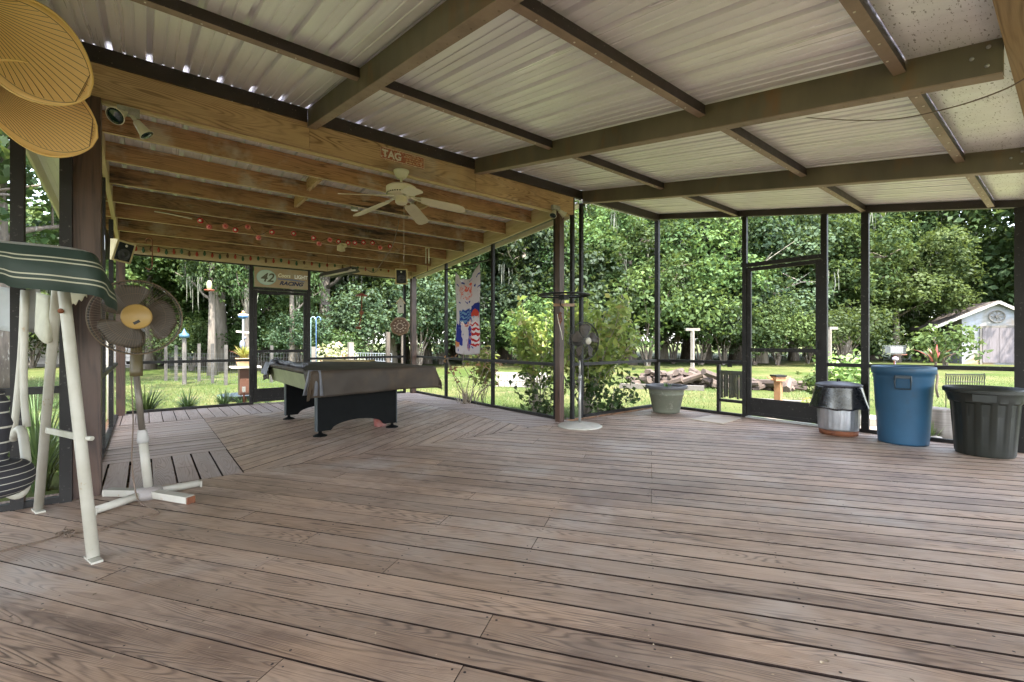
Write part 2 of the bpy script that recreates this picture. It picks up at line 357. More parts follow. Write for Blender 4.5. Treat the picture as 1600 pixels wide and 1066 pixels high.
# ---- deck boards, clipped strips with real gaps
def clip(poly, a, b, c):        # keep a*x+b*y<=c
    out = []
    for i in range(len(poly)):
        p, q = poly[i], poly[(i+1) % len(poly)]; dp, dq = a*p[0]+b*p[1]-c, a*q[0]+b*q[1]-c
        if dp <= 0: out.append(p)
        if dp*dq < 0: s = dp/(dp-dq); out.append((p[0]+s*(q[0]-p[0]), p[1]+s*(q[1]-p[1])))
    return out
dk = MB(); dkp = MB(); nails = MB()
def region(B, poly, ang, wd, gap, seed, gapj=.4, nail=True, seglen=4.9, off=0, zj=.0012, grow=0):
    r = random.Random(seed); ca, sa = math.cos(ang), math.sin(ang)
    loc = [(x*ca+y*sa, -x*sa+y*ca) for x, y in poly]
    b0 = min(p[1] for p in loc)+off; bm = max(p[1] for p in loc); th = .036
    k = 0
    while b0 < bm:
        g_ = gap*(1+r.uniform(-gapj, gapj)); lo, hi = b0+g_/2, b0+wd-g_/2
        st = clip(clip(loc, 0, -1, -lo), 0, 1, hi)
        if len(st) >= 3:
            a0 = min(p[0] for p in st); a1 = max(p[0] for p in st)
            cuts = []; x = math.floor(a0/seglen)*seglen + r.choice([0, .61, 1.22, 1.83, 2.44])
            while x < a1+seglen: cuts.append(x); x += seglen
            cuts = [a0-1]+[c_ for c_ in cuts if a0+.15 < c_ < a1-.15]+[a1+1]
            for i in range(len(cuts)-1):
                sg = clip(clip(st, -1, 0, -(cuts[i]+.0015)), 1, 0, cuts[i+1]-.0015)
                if len(sg) < 3: continue
                z = r.uniform(-zj, zj); tn = r.random(); uo, vo = r.uniform(0, 50), r.uniform(0, 50)
                # subdivide long edges slightly so board edges waver
                q = []
                for j in range(len(sg)):
                    p, p2 = sg[j], sg[(j+1) % len(sg)]; L = abs(p2[0]-p[0]); n = max(1, int(L/.35))
                    for m_ in range(n):
                        s = m_/n; x_, y_ = p[0]+(p2[0]-p[0])*s, p[1]+(p2[1]-p[1])*s
                        if 0 < m_: y_ += mnoise.noise(Vector((x_*1.7, k*3.1+(0 if y_ > (lo+hi)/2 else 50), seed)))*gap*.35
                        q.append((x_, y_))
                if grow:          # the boards have dried out more towards the open right-hand side
                    mid = (lo+hi)/2; q2 = []
                    for x_, y_ in q:
                        wx, wy = x_*ca-y_*sa, x_*sa+y_*ca; e = grow*min(1, max(0, (wx*cy+wy*sy+1.2)/2.6)); q2.append((x_, y_+(e if y_ < mid else -e)))
                    q = q2
                W = [(x_*ca-y_*sa, x_*sa+y_*ca) for x_, y_ in q]; n = len(W); i0 = len(B.v)
                B.v += [(x_, y_, z) for x_, y_ in W]+[(x_, y_, z-th) for x_, y_ in W]
                B.f.append(tuple(range(i0, i0+n))); B.t.append(tn); B.m.append(0); B.uv += [(x_+uo, y_+vo) for x_, y_ in q]
                for j in range(n):
                    j2 = (j+1) % n; B.f.append((i0+j2, i0+j, i0+n+j, i0+n+j2)); B.t.append(tn*.5); B.m.append(1)
                    B.uv += [(q[j2][0]+uo, q[j2][1]+vo), (q[j][0]+uo, q[j][1]+vo), (q[j][0]+uo, q[j][1]+vo+th), (q[j2][0]+uo, q[j2][1]+vo+th)]
                if nail:
                    xa, xb = max(a0, cuts[i]), min(a1, cuts[i+1]); x = math.ceil(xa/.61)*.61
                    xs = []
                    while x < xb: xs.append(x); x += .61
                    xs += [cuts[i]+.025, cuts[i+1]-.025] if len(cuts) > 2 else []
                    for x in xs:
                        if not (xa+.01 < x < xb-.01): continue
                        for yy in (lo+.028, hi-.028):
                            if r.random() < .12: continue
                            nx, ny = x+r.uniform(-.012, .012), yy+r.uniform(-.008, .008)
                            ok = all((sg[(j+1) % len(sg)][0]-sg[j][0])*(ny-sg[j][1])-(sg[(j+1) % len(sg)][1]-sg[j][1])*(nx-sg[j][0]) > 0 for j in range(len(sg)))
                            wx, wy = nx*ca-ny*sa, nx*sa+ny*ca
                            if not ok or wx*wx+wy*wy > 45: continue
                            rr = r.uniform(.0034, .0062)
                            nails.face([(wx+rr*math.cos(t_*1.047), wy+rr*math.sin(t_*1.047), z+.0008) for t_ in range(6)], tone=r.random())
        b0 += wd; k += 1
MA = math.atan2(.826, -.564)                 # main boards
s0 = 3.985*H
region(dk, [(-4.6, -2.6), (UR+.05, -2.6), (UR+.05, s0), (-4.6, s0)], MA, .1507, .0055, 3, .5, off=.03, grow=.0052)
UE = 3.45*H; UQ = .585*H
region(dk, [(UQ+.004, s0+.006), (UE-.004, s0+.006), (UE-.004, 7.12*H), (UQ+.004, 7.12*H)], MA-math.pi/2, .1507, .0085, 5, off=.02)
region(dkp, [(UE, s0+.006), (UP+.05, s0+.006), (UP+.05, VB+.05), (UE, VB+.05)], MA, .1507, .009, 6)
region(dkp, [(UL-.05, s0+.006), (UQ, s0+.006), (UQ, 4.945*H), (UL-.05, 4.945*H)], math.pi/2, .150, .014, 7, .3, nail=False)
region(dkp, [(UL-.05, 4.95*H), (UQ, 4.95*H), (UQ, 7.115*H), (UL-.05, 7.115*H)], 0.0, .138, .009, 8, .5, nail=False)
region(dkp, [(UL-.05, 7.125*H), (UE-.004, 7.125*H), (UE-.004, VB+.05), (UL-.05, VB+.05)], math.pi/2, .150, .009, 9, .4, nail=False)
deck = MB(); o = dk.build('deck', [M['deck'], M['deckedge']]); struct(o)
o2 = struct(dkp.build('deck_border', [M['decku'], M['deckedge']])); struct(nails.build('deck_nails', M['nail']))
fr = MB()
for k in range(-2, 11):                       # joists under the boards and the rim boards round the edge
    fr.b2((-4.55, k*.6-.02, -.19), (UR, k*.6+.02, -.042)) if k*.6 < 4.3 else None
for k in range(8, 16): fr.b2((UL, k*.6-.02, -.19), (UP, k*.6+.02, -.042))
for lo, hi in (((UR+.052, -2.6, -.24), (UR+.09, VM+.04, -.004)), ((UP+.09, VM+.003, -.24), (UR+.05, VM+.04, -.004)), ((UP+.052, VM+.045, -.24), (UP+.088, VB+.09, -.004)),
               ((UL-.09, VB+.052, -.24), (UP+.05, VB+.09, -.004)), ((UL-.09, VM+.05, -.24), (UL-.052, VB+.05, -.004)), ((-4.65, s0+.003, -.24), (UL-.055, s0+.04, -.004))):
    fr.b2(lo, hi)
struct(fr.build('deck_framing', M['joist']))
# ================================================================== main porch roof
RS = .179; ZR = 2.4376
zr = lambda v: ZR + RS*v                     # underside of the sheet
TILT = math.atan(RS)
roof = thing('porch_roof', 'wide metal porch roof on olive steel beams sloping over the open deck', 'roof', (3, 2.5, 3))
def ribsheet(B, u0, u1, v0, v1, zf, pitch=.2286, rh=.030):
    pr = []; x = u0
    while x < u1:
        pr += [(x, 0), (x+.008, rh), (x+.036, rh), (x+.044, 0), (x+.098, 0), (x+.101, .006), (x+.113, .006), (x+.116, 0), (x+.158, 0), (x+.161, .006), (x+.173, .006), (x+.176, 0)]
        x += pitch
    for i in range(len(pr)-1):
        (a, za), (b, zb) = pr[i], pr[i+1]
        pid = int((a-u0)/.914); tn = (math.sin(pid*12.9)*43758.5) % 1
        B.face([(a, v0, zf(v0)+za), (a, v1, zf(v1)+za), (b, v1, zf(v1)+zb), (b, v0, zf(v0)+zb)], tone=tn)
        if i % 12 == 0 and pid != int((a-pitch-u0)/.914):   # lapped seam of two sheets
            B.face([(a-.02, v0, zf(v0)-.0015), (a-.02, v1, zf(v1)-.0015), (a-.001, v1, zf(v1)-.0015), (a-.001, v0, zf(v0)-.0015)], tone=1)
rb = MB(); ribsheet(rb, -4.8, UR+.15, .50*H, VM+.38, zr)
rb.build('roof_sheet', M['sheet'], roof)
b = MB(); b.b2((-4.8, VM+.385, zr(VM+.385)-.03), (UR+.15, VM+.39, zr(VM+.385)+.019)); b.build('light_stop_strip', M['sheet'], roof)  # added strip blocking daylight through the ribs, leaving small bright dots
pn = MB(); z0, z1 = zr(.05*H), zr(.51*H)
pn.hexa([(-4.8, .04*H, z0-.012), (UR+.15, .04*H, z0-.012), (UR+.15, .51*H, z1-.012), (-4.8, .51*H, z1-.012), (-4.8, .04*H, z0-.008), (UR+.15, .04*H, z0-.008), (UR+.15, .51*H, z1-.008), (-4.8, .51*H, z1-.008)], (1, 0, 0), .5)
pn.build('flat_pan', M['pan'], roof)
GU = [-4.0*H, -2.3*H, -.61*H, 1.08*H, 2.76*H, 4.44*H]
def slopebar(B, u, wd, d, v0, v1, top=0, tone=.5):
    z0, z1 = zr(v0)-top, zr(v1)-top
    B.hexa([(u-wd/2, v0, z0-d), (u+wd/2, v0, z0-d), (u+wd/2, v1, z1-d), (u-wd/2, v1, z1-d), (u-wd/2, v0, z0), (u+wd/2, v0, z0), (u+wd/2, v1, z1), (u-wd/2, v1, z1)], (0, 1, 0), tone)
for i, u in enumerate(GU):
    b = MB(); slopebar(b, u, .045, .165, .205*H, VM-.045, .001, random.random())
    o = b.build('girder', M['girder'], roof)
    f = MB(); slopebar(f, u+.012, .075, .006, .207*H, VM-.047, .1662)
    for k in range(40):
        v = .4+k*.11; 
        if v < VM-.1: f.box((u+.028, v, zr(v)-.1735), (.008, .008, .003), tone=.1)
    f.build('bottom_flange', M['flange'], o)
    e = MB()
    for dv_, dz_ in ((.045, .04), (.05, .125), (.10, .08)):
        v = .205*H+dv_; e.lathe([(.009, 0), (.009, .005), (.004, .009), (1e-5, .0095)], (u-.0225, v, zr(v)-dz_), 8, Matrix(((0, 0, -1), (0, 1, 0), (1, 0, 0))))
    e.build('end_bolts', M['galv0'], o)
b = MB(); slopebar(b, UR, .06, .085, .10*H, VM+.03, .001); b.build('end_beam', M['purlin'], roof)
us = [-4.8]+GU+[UR]
for i, v in enumerate((4.055*H, 2.865*H, 1.486*H, .518*H)):
    for k in range(len(us)-1):
        a, c = us[k]+(.025 if k else 0), us[k+1]-(.025 if k < len(us)-2 else .031)
        b = MB(); d = .118 if i == 0 else .072
        b.b2((a, v-.004, zr(v)-d), (c, v+.004, zr(v)-.0015)); b.b2((a, v+.004, zr(v)-.012), (c, v+.042, zr(v)-.004))
        b.b2((a, v-.008, zr(v)-d), (c, v-.004, zr(v)-d+.02))
        o = b.build('purlin', M['purlin'], roof)
        f = MB(); f.b2((a+.002, v-.008, zr(v)-d-.004), (c-.002, v+.042, zr(v)-d)); 
        for q_ in range(int((c-a)/.19)):
            x_ = a+.1+q_*.19+random.uniform(-.05, .05); f.lathe([(.0055, -.002), (.0055, .0)], (x_, v+random.uniform(.006, .03), zr(v)-d-.0045), 8, mi=1)
        f.build('purlin_flange', [M['flange' if i else 'purlin'], M['white']], o)
# timber fascia of the house and its soffit
hs_ = thing('house_eave', 'old brown timber fascia and soffit of the house along the low roof edge', 'eave', (3, -1, 2.5))
b = MB(); b.b2((-5, .055*H, 2.20*H), (UR+1.5, .2*H, 2.20*H+.26), tone=.5); b.build('fascia_board', wood('fascia_wood', (.30, .19, .09), (.14, .08, .04), (.25, .2, .15), .4, .7, 60), hs_)
b = MB(); b.b2((-5, -3.2, 2.20*H+.05), (UR+1.5, .05*H, 2.20*H+.10), tone=.5); b.b2((-5, -3.2, 2.20*H+.10), (UR+1.5, .05*H, 2.20*H+.3), tone=.5); b.build('soffit', M['white'], hs_)
# ================================================================== timber beam, low roof over the pool table room
bw = thing('timber_beam', 'long pale timber header beam under the edge of the metal roof', 'beam', (2, VM, 2.9))
zb0, zb1 = 2.61*H, 2.845*H
for a, c, t_ in ((-3.2, 1.075*H, .6), (1.078*H, 2.758*H, .3), (2.762*H, 4.26*H, .85)):
    b = MB(); b.b2((a, VM-.038, zb0+.001*t_), (c, VM, zb1), tone=t_); b.build('beam_board', M['beam'], bw)
b = MB(); b.b2((-3.2, VM+.002, zb0-.02), (4.22*H, VM+.04, zb0+.19), tone=.8); b.build('ledger_board', M['rake'], bw)
jz = lambda v: (2.587 - .0815*(v/H-4.655))*H       # underside of the joists
JS = -.0815
low = thing('joist_roof', 'low metal roof on seven exposed timber joists above the pool table', 'roof', (2, 6.5, 2.8))
JD = .180
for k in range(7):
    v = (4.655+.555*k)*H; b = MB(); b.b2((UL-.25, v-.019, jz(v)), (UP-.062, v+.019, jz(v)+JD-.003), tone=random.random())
    b.m[0] = 1; b.t[0] = .9  # paler wood on the bottom face paints in light from the floor
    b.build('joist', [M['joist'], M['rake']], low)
lr = MB(); ribsheet(lr, UL-.55, UP+.35, VM+.045, VB+.4, lambda v: jz(v)+JD)
lr.build('roof_sheet', M['sheet'], low)
def rafter(B, u, wd, d, v0, v1, dz=0, tone=.5):
    z0, z1 = jz(v0)+dz, jz(v1)+dz
    B.hexa([(u-wd/2, v0, z0), (u+wd/2, v0, z0), (u+wd/2, v1, z1), (u-wd/2, v1, z1), (u-wd/2, v0, z0+d), (u+wd/2, v0, z0+d), (u+wd/2, v1, z1+d), (u-wd/2, v1, z1+d)], (0, 1, 0), tone)
b = MB(); rafter(b, UP-.04, .038, .232, VM+.045, VB+.04, -.056); b.build('rake_beam', M['rake'], low)
b = MB(); rafter(b, UL+.02, .038, .20, VM+.15, VB+.04, -.03); b.build('rake_beam', M['rake'], low)
zfb = 2.20*H
b = MB(); b.b2((UL+.042, VB-.019, zfb+.003), (UP-.062, VB+.019, jz(VB)+JD-.004), tone=.5); b.build('end_beam', M['rake'], low)
for u in (UL-.5, UP+.33):
    b = MB(); rafter(b, u, .02, .16, VM+.1, VB+.4, .005); b.build('fascia', M['white'], low)
b = MB(); b.b2((UL-.5, VB+.40, jz(VB+.4)+.01), (UP+.35, VB+.42, jz(VB+.4)+.17)); b.build('fascia', M['white'], low)
for k, (v, us_) in enumerate(((4.93*H, (1.35*H, 2.6*H)), (5.49*H, (1.36*H,)))):   # short blocks of new wood between joists
    for u in us_:
        b = MB(); b.b2((u-.02, v-.24, jz(v)+.03), (u+.02, v+.24, jz(v)+.17), tone=.9); b.build('blocking', M['beam'], low)
# ================================================================== posts and screen walls
def timber(px, name, label, u, v, s, z1, mat='post', rz=0):
    b = MB(); b.box((u, v, z1/2), (s, s, z1), rz=rz, tone=.5)
    o = b.build(name, M[mat]); tag(o, label, 'post'); return o
timber(0, 'wooden_post', 'thick dark brown timber post beside the grey pedestal fan', -.295*H, 4.06*H, .15, zb0-.03)
timber(0, 'wooden_post', 'slim dark timber post under the right end of the header beam', 4.01*H, 4.06*H, .085, zb0)
timber(0, 'wooden_post', 'peeling timber post under the cream speaker at the far right corner of the room', 4.03*H, 8.08*H, .10, zfb)
timber(0, 'wooden_post', 'weathered pinkish post at the far left corner of the pool table room', -.26*H, 8.08*H, .10, zfb)
RZ = .70*H
def alu(B, u, v, z0, z1, du=.05, dv=.05): B.b2((u-du/2, v-dv/2, z0), (u+du/2, v+dv/2, z1), tone=random.random())
def door(parent, p0, p1, ztop, zmid, zkick, handle_at=1, closer=False, fw=.055):
    """framed screen door between two plan points"""
    p0, p1 = Vector((*p0, 0)), Vector((*p1, 0)); d = (p1-p0).normalized(); L = (p1-p0).length; n = Vector((-d.y, d.x, 0))
    root = MB(); t = .03; z0 = .03
    for a in (fw/2, L-fw/2): root.bar(p0+d*a+Vector((0, 0, z0)), p0+d*a+Vector((0, 0, ztop)), fw, t, up=n)
    for z, h in ((z0+.03, .05), (zmid, .05), (ztop-.027, .05), (zkick, .03)):
        root.bar(p0+d*(fw+.001)+Vector((0, 0, z)), p0+d*(L-fw-.001)+Vector((0, 0, z)), t*.94, h)
    o = root.build('door', M['alu'], parent)
    k = MB(); k.bar(p0+d*fw+Vector((0, 0, (z0+.055+zkick-.016)/2)), p0+d*(L-fw)+Vector((0, 0, (z0+.055+zkick-.016)/2)), .012, zkick-.016-z0-.055); k.build('kick_panel', M['alu'], o)
    hh = MB(); a = (L-.03) if handle_at else .03; q = p0+d*a+Vector((0, 0, zmid+.02)); hh.tube([q-n*.02, q-n*.06, q-n*.06+Vector((0, 0, .11)), q-n*.02+Vector((0, 0, .11))], .007, 6); hh.build('handle', M['black'], o)
    if closer:
        c = MB(); c.tube([p0+d*.1+Vector((0, 0, ztop-.06))-n*.03, p0+d*.42+Vector((0, 0, ztop-.06))-n*.03], .012, 8); c.build('door_closer', M['alu'], o)
    return o
# right-hand wall with the big door
wr = thing('screen_wall', 'tall dark screen wall with the wide screen door behind the trash cans', 'screen wall', (UR, 2, 0))
vpx = lambda px: atu(px, 534, UR).y
zt = lambda v: zr(v)-.086
for px, du, dvv in ((1027, .05, .075), (1164, .05, .06), (1288, .05, .07), (1352, .05, .075), (1594, .075, .075)):
    b = MB(); v = vpx(px); alu(b, UR, v, .0, zt(v)-.001, du, dvv); b.build('post', M['alu'], wr)
rails = [(vpx(1594), vpx(1352)), (vpx(1352), vpx(1288)), (vpx(1164), vpx(1027))]
rz_ = lambda v: .70*H + (4.1*H-v)*.012
for a, c in rails:
    b = MB(); b.bar((UR, a+.038, rz_(a)), (UR, c-.038, rz_(c)), .04, .045); b.build('chair_rail', M['alu'], wr)
for a, c in rails:
    b = MB(); b.b2((UR-.025, a+.038, .002), (UR+.025, c-.038, .04)); b.build('base_rail', M['alu'], wr)
b = MB(); a, c = vpx(1288), vpx(1164); b.b2((UR-.025, a+.035, 1.965*H), (UR+.025, c-.03, 1.965*H+.055)); b.build('header', M['alu'], wr)
b = MB(); b.b2((UR-.06, a+.035, .004), (UR+.04, c-.03, .022), tone=1); b.build('threshold', pm('threshold_metal', (.45, .44, .43), .4, .6), wr)
door(wr, (UR, c-.034), (UR, a+.038), 1.955*H, .885*H, .25*H, handle_at=1)
for j, (lo, hi) in enumerate(((vpx(1284)+.01, vpx(1284)+.07),)):
    pass
# pet door
pv0, pv1 = vpx(1123), vpx(1164)+.03
b = MB(); b.b2((UR-.025, pv0-.022, .04), (UR+.025, pv0+.022, RZ-.02)); b.build('pet_door_stile', M['alu'], wr)
b = MB(); b.b2((UR-.022, pv1+.001, .175*H), (UR+.022, pv0-.023, .175*H+.04)); b.build('pet_door_sill', M['alu'], wr)
fl = MB(); hole = .012
ys = np.linspace(pv0-.03, pv1+.012, 9); topz, botz = RZ-.11, .175*H+.055
for i in range(8):
    fl.b2((UR-.006+.004*(i % 2), ys[i+1]+(.004 if i in (1, 3, 6) else -.0), botz+.012*(i % 3)), (UR-.002+.004*(i % 2), ys[i]-(.004 if i in (1, 3, 6) else 0), topz-.06), tone=random.random())
fl.b2((UR-.008, ys[-1], topz-.061), (UR+.004, ys[0], topz))
fo = fl.build('pet_door_flap', pm('black_rubber_flap', (.022, .022, .02), .4, 0, (.05, .05, .02), 12, spots=((.20, .16, .05), 9, .6, .68)), wr)
b = MB(); b.b2((UR-.03, (pv0+pv1)/2-.035, RZ-.055), (UR-.026, (pv0+pv1)/2+.035, RZ+.03)); b.b2((UR-.045, (pv0+pv1)/2-.05, RZ+.02), (UR-.027, (pv0+pv1)/2+.03, RZ+.045)); b.build('latch', M['black'], wr)
# short wall beside the slim post
ws = thing('screen_wall', 'short dark screen wall bay behind the round-base floor fan', 'screen wall', (5.5, VM, 0))
for u, z1 in ((4.275*H, zr(VM)-.09), (4.443*H, zr(VM)-.17)):
    b = MB(); alu(b, u, VM, 0, z1, .045, .05); b.build('post', M['alu'], ws)
b = MB(); b.b2((4.465*H+.02, VM-.02, RZ-.022), (UR-.03, VM+.02, RZ+.022)); b.build('chair_rail', M['alu'], ws)
b = MB(); b.b2((4.465*H+.02, VM-.025, .002), (UR-.03, VM+.025, .04)); b.build('base_rail', M['alu'], ws)
b = MB(); b.b2((4.465*H, VM-.015, zr(VM)-.20), (4.50*H, VM+.02, zr(VM)-.172)); b.b2((4.30*H, VM-.015, RZ-.022), (4.42*H, VM+.02, RZ+.022)); b.build('bracket', M['alu'], ws)
# pool room right wall
wp = thing('screen_wall', 'dark screen wall with the flag banner to the right of the pool table', 'screen wall', (UP, 7, 0))
rk = lambda v: jz(v)-.058
for v in (VB-.03, 6.957*H, 5.58*H, 4.22*H):
    b = MB(); alu(b, UP, v, 0, rk(v), .045, .055); b.build('post', M['alu'], wp)
vs_ = [VB-.03, 6.957*H, 5.58*H, 4.22*H]
for i in range(3):
    b = MB(); b.b2((UP-.02, vs_[i+1]+.028, RZ-.022), (UP+.02, vs_[i]-.028, RZ+.022)); b.build('chair_rail', M['alu'], wp)
    b = MB(); b.b2((UP-.025, vs_[i+1]+.028, .002), (UP+.025, vs_[i]-.028, .04)); b.build('base_rail', M['alu'], wp)
b = MB(); b.b2((UP-.012, vs_[2]+.028, 2.232*H), (UP+.012, vs_[1]-.028, 2.232*H+.022)); b.build('cross_bar', M['alu'], wp)
b = MB(); b.bar((UP, VB, rk(VB)+.012), (UP, 4.2*H, rk(4.2*H)+.012), .045, .022); b.build('top_rail', M['alu'], wp)
# pool room back wall with its door
wb = thing('screen_wall', 'dark screen wall with a narrow door under the racing sign behind the pool table', 'screen wall', (2, VB, 0))
upx = lambda px: atv(px, 534, VB).x
ps = [upx(193), upx(392.5), upx(482), upx(632)]
for u, wd in zip(ps, (.045, .06, .06, .045)):
    b = MB(); alu(b, u, VB, 0, zfb-.02, wd, .05); b.build('post', M['alu'], wb)
for i in (0, 2):
    b = MB(); b.b2((ps[i]+.031, VB-.02, RZ-.022), (ps[i+1]-.031, VB+.02, RZ+.022)); b.build('chair_rail', M['alu'], wb)
    b = MB(); b.b2((ps[i]+.031, VB-.025, .002), (ps[i+1]-.031, VB+.025, .04)); b.build('base_rail', M['alu'], wb)
b = MB(); b.b2((ps[0], VB-.022, zfb-.019), (ps[3], VB+.022, zfb+.001)); b.build('top_rail', M['alu'], wb)
b = MB(); b.b2((ps[1]+.031, VB-.022, 1.815*H), (ps[2]-.031, VB+.022, 1.815*H+.04)); b.build('header', M['alu'], wb)
door(wb, (ps[1]+.034, VB), (ps[2]-.034, VB), 1.808*H, .835*H, .23*H, 1, closer=True)
# pool room left wall, nearly edge on
wl = thing('screen_wall', 'narrow edge-on screen wall at the left side of the pool table room', 'screen wall', (UL, 6.5, 0))
for v in (5.5*H, 6.8*H):
    b = MB(); alu(b, UL, v, 0, rk(v), .045, .05); b.build('post', M['alu'], wl)
lv = [4.2*H, 5.5*H, 6.8*H, 7.95*H]
for i in range(3):
    b = MB(); b.b2((UL-.02, lv[i]+.026, RZ-.022), (UL+.02, lv[i+1]-.026, RZ+.022)); b.b2((UL-.022, lv[i]+.026, .002), (UL+.022, lv[i+1]-.026, .04)); b.build('chair_rail', M['alu'], wl)
# near left wall behind the swing
wn = thing('screen_wall', 'near dark screen wall behind the garden swing at the left edge', 'screen wall', (-1, 3.98*H, 0))
nu = [atv(103.5, 534, 3.97*H).x, atv(28, 534, 3.97*H).x, -1.6*H, -2.9*H]
for u in nu:
    b = MB(); alu(b, u, 3.97*H, 0, zb0-.005, .062, .07); b.build('post', M['alu'], wn)
for i in range(3):
    b = MB(); b.b2((nu[i+1]+.032, 3.97*H-.02, RZ-.024), (nu[i]-.032, 3.97*H+.02, RZ+.024)); b.build('chair_rail', M['alu'], wn)
    b = MB(); b.b2((nu[i+1]+.032, 3.97*H-.025, .002), (nu[i]-.032, 3.97*H+.025, .042)); b.build('base_rail', M['alu'], wn)

lit = MB()
for k in range(170):
    px, py = random.uniform(0, 1600), random.uniform(690, 1066)
    p = flo(px, py, .003)
    if p.y > s0 or p.x > UR-.1 or p.x < -3: continue
    a = random.uniform(0, 6.28); r_ = random.choice([.003, .004, .006, .010]); d = Vector((math.cos(a), math.sin(a), 0))*r_; n_ = Vector((-d.y, d.x, 0))*random.uniform(.4, .8)
    lit.face([p-d, p+n_+Vector((0, 0, .002)), p+d, p-n_], tone=random.random())
o = stuff(lit.build('leaf_litter', pm('leaf_litter', (.50, .42, .30), .8, 0, (.16, .09, .05), 60, bump=0, tv=.5))); tag(o, 'tiny scattered specks of dry leaf and grit on the deck', 'litter')
# ================================================================== vegetation
M['bark'] = pm('bark', (.16, .13, .10), .9, 0, (.07, .055, .045), 3, bump=.8, bs=14, stretch=(3, 3, .6), spots=((.30, .28, .24), 5, .58, .66))
M['palebark'] = pm('pale_bark', (.36, .32, .27), .9, 0, (.20, .17, .13), 4, bump=.6, bs=14, stretch=(3, 3, .6))
M['leafA'] = leafmat('oak_leaves', (.014, .035, .009), (.058, .102, .021), None, .3, .6, .18)
M['leafB'] = leafmat('bright_leaves', (.028, .063, .012), (.095, .158, .028), None, .3, .6, .18)
M['leafC'] = leafmat('blue_green_leaves', (.018, .043, .018), (.06, .103, .042), None, .25, .55, .22)
M['leafY'] = leafmat('yellow_green_leaves', (.12, .20, .02), (.36, .42, .04), (.34, .28, .05), .45)
M['moss'] = pm('spanish_moss', (.25, .255, .20), .95, 0, (.15, .155, .12), 8, bump=0, tv=.3)
def leafmesh(name, c, size, nrm, mat, parent, tone, elong=1.6, fold=.25):
    """c (n,3) centres, nrm (n,3) leaf normals, one bent diamond per leaf"""
    n = len(c); a = rng.normal(size=(n, 3)); a -= nrm*(a*nrm).sum(1, keepdims=True); a /= np.linalg.norm(a, axis=1, keepdims=True)+1e-9
    b = np.cross(nrm, a); s = size*(.65+.7*rng.random((n, 1)))
    p0 = c - a*s*.5*elong; p2 = c + a*s*.5*elong - nrm*s*fold*.5; p1 = c + b*s*.5 + nrm*s*fold; p3 = c - b*s*.5 + nrm*s*fold
    v = np.stack([p0, p1, p2, p3], 1).reshape(-1, 3).astype(np.float32)
    me = bpy.data.meshes.new(name); me.vertices.add(4*n); me.vertices.foreach_set('co', v.ravel())
    me.loops.add(4*n); me.loops.foreach_set('vertex_index', np.arange(4*n, dtype=np.int32))
    me.polygons.add(n); me.polygons.foreach_set('loop_start', np.arange(0, 4*n, 4, dtype=np.int32)); me.polygons.foreach_set('loop_total', np.full(n, 4, dtype=np.int32))
    at = me.attributes.new('tone', 'FLOAT', 'FACE'); at.data.foreach_set('value', tone.astype(np.float32))
    me.materials.append(mat); me.update(calc_edges=True)
    o = bpy.data.objects.new(name, me); C.objects.link(o)
    if parent: o.parent = parent
    return o
def unit(n): a = rng.normal(size=(n, 3)); return a/np.linalg.norm(a, axis=1, keepdims=True)
def clumps(cc, rr, per, size, flat=.7, upb=.7, vert=0):
    P, Nn, T = [], [], []
    for c, r in zip(cc, rr):
        m = int(per*r*r); d = unit(m); rad = r*(.55+.5*rng.random((m, 1))**.6)
        off = d*rad; off[:, 2] *= flat
        # ragged edge: push some leaves out along a few twig directions
        k = unit(5); j = rng.integers(0, 5, m); sel = rng.random(m) < .22
        off[sel] = k[j[sel]]*(r*(.6+.8*rng.random((sel.sum(), 1)))) + rng.normal(size=(sel.sum(), 3))*.10*r
        P.append(c+off); nn = d*.8+rng.normal(size=(m, 3))*.55; nn[:, 2] += upb; Nn.append(nn/np.linalg.norm(nn, axis=1, keepdims=True))
        T.append(np.clip(rng.random()*.75+rng.random(m)*.35-.05, 0, 1))
    return np.concatenate(P), np.concatenate(Nn), np.concatenate(T)
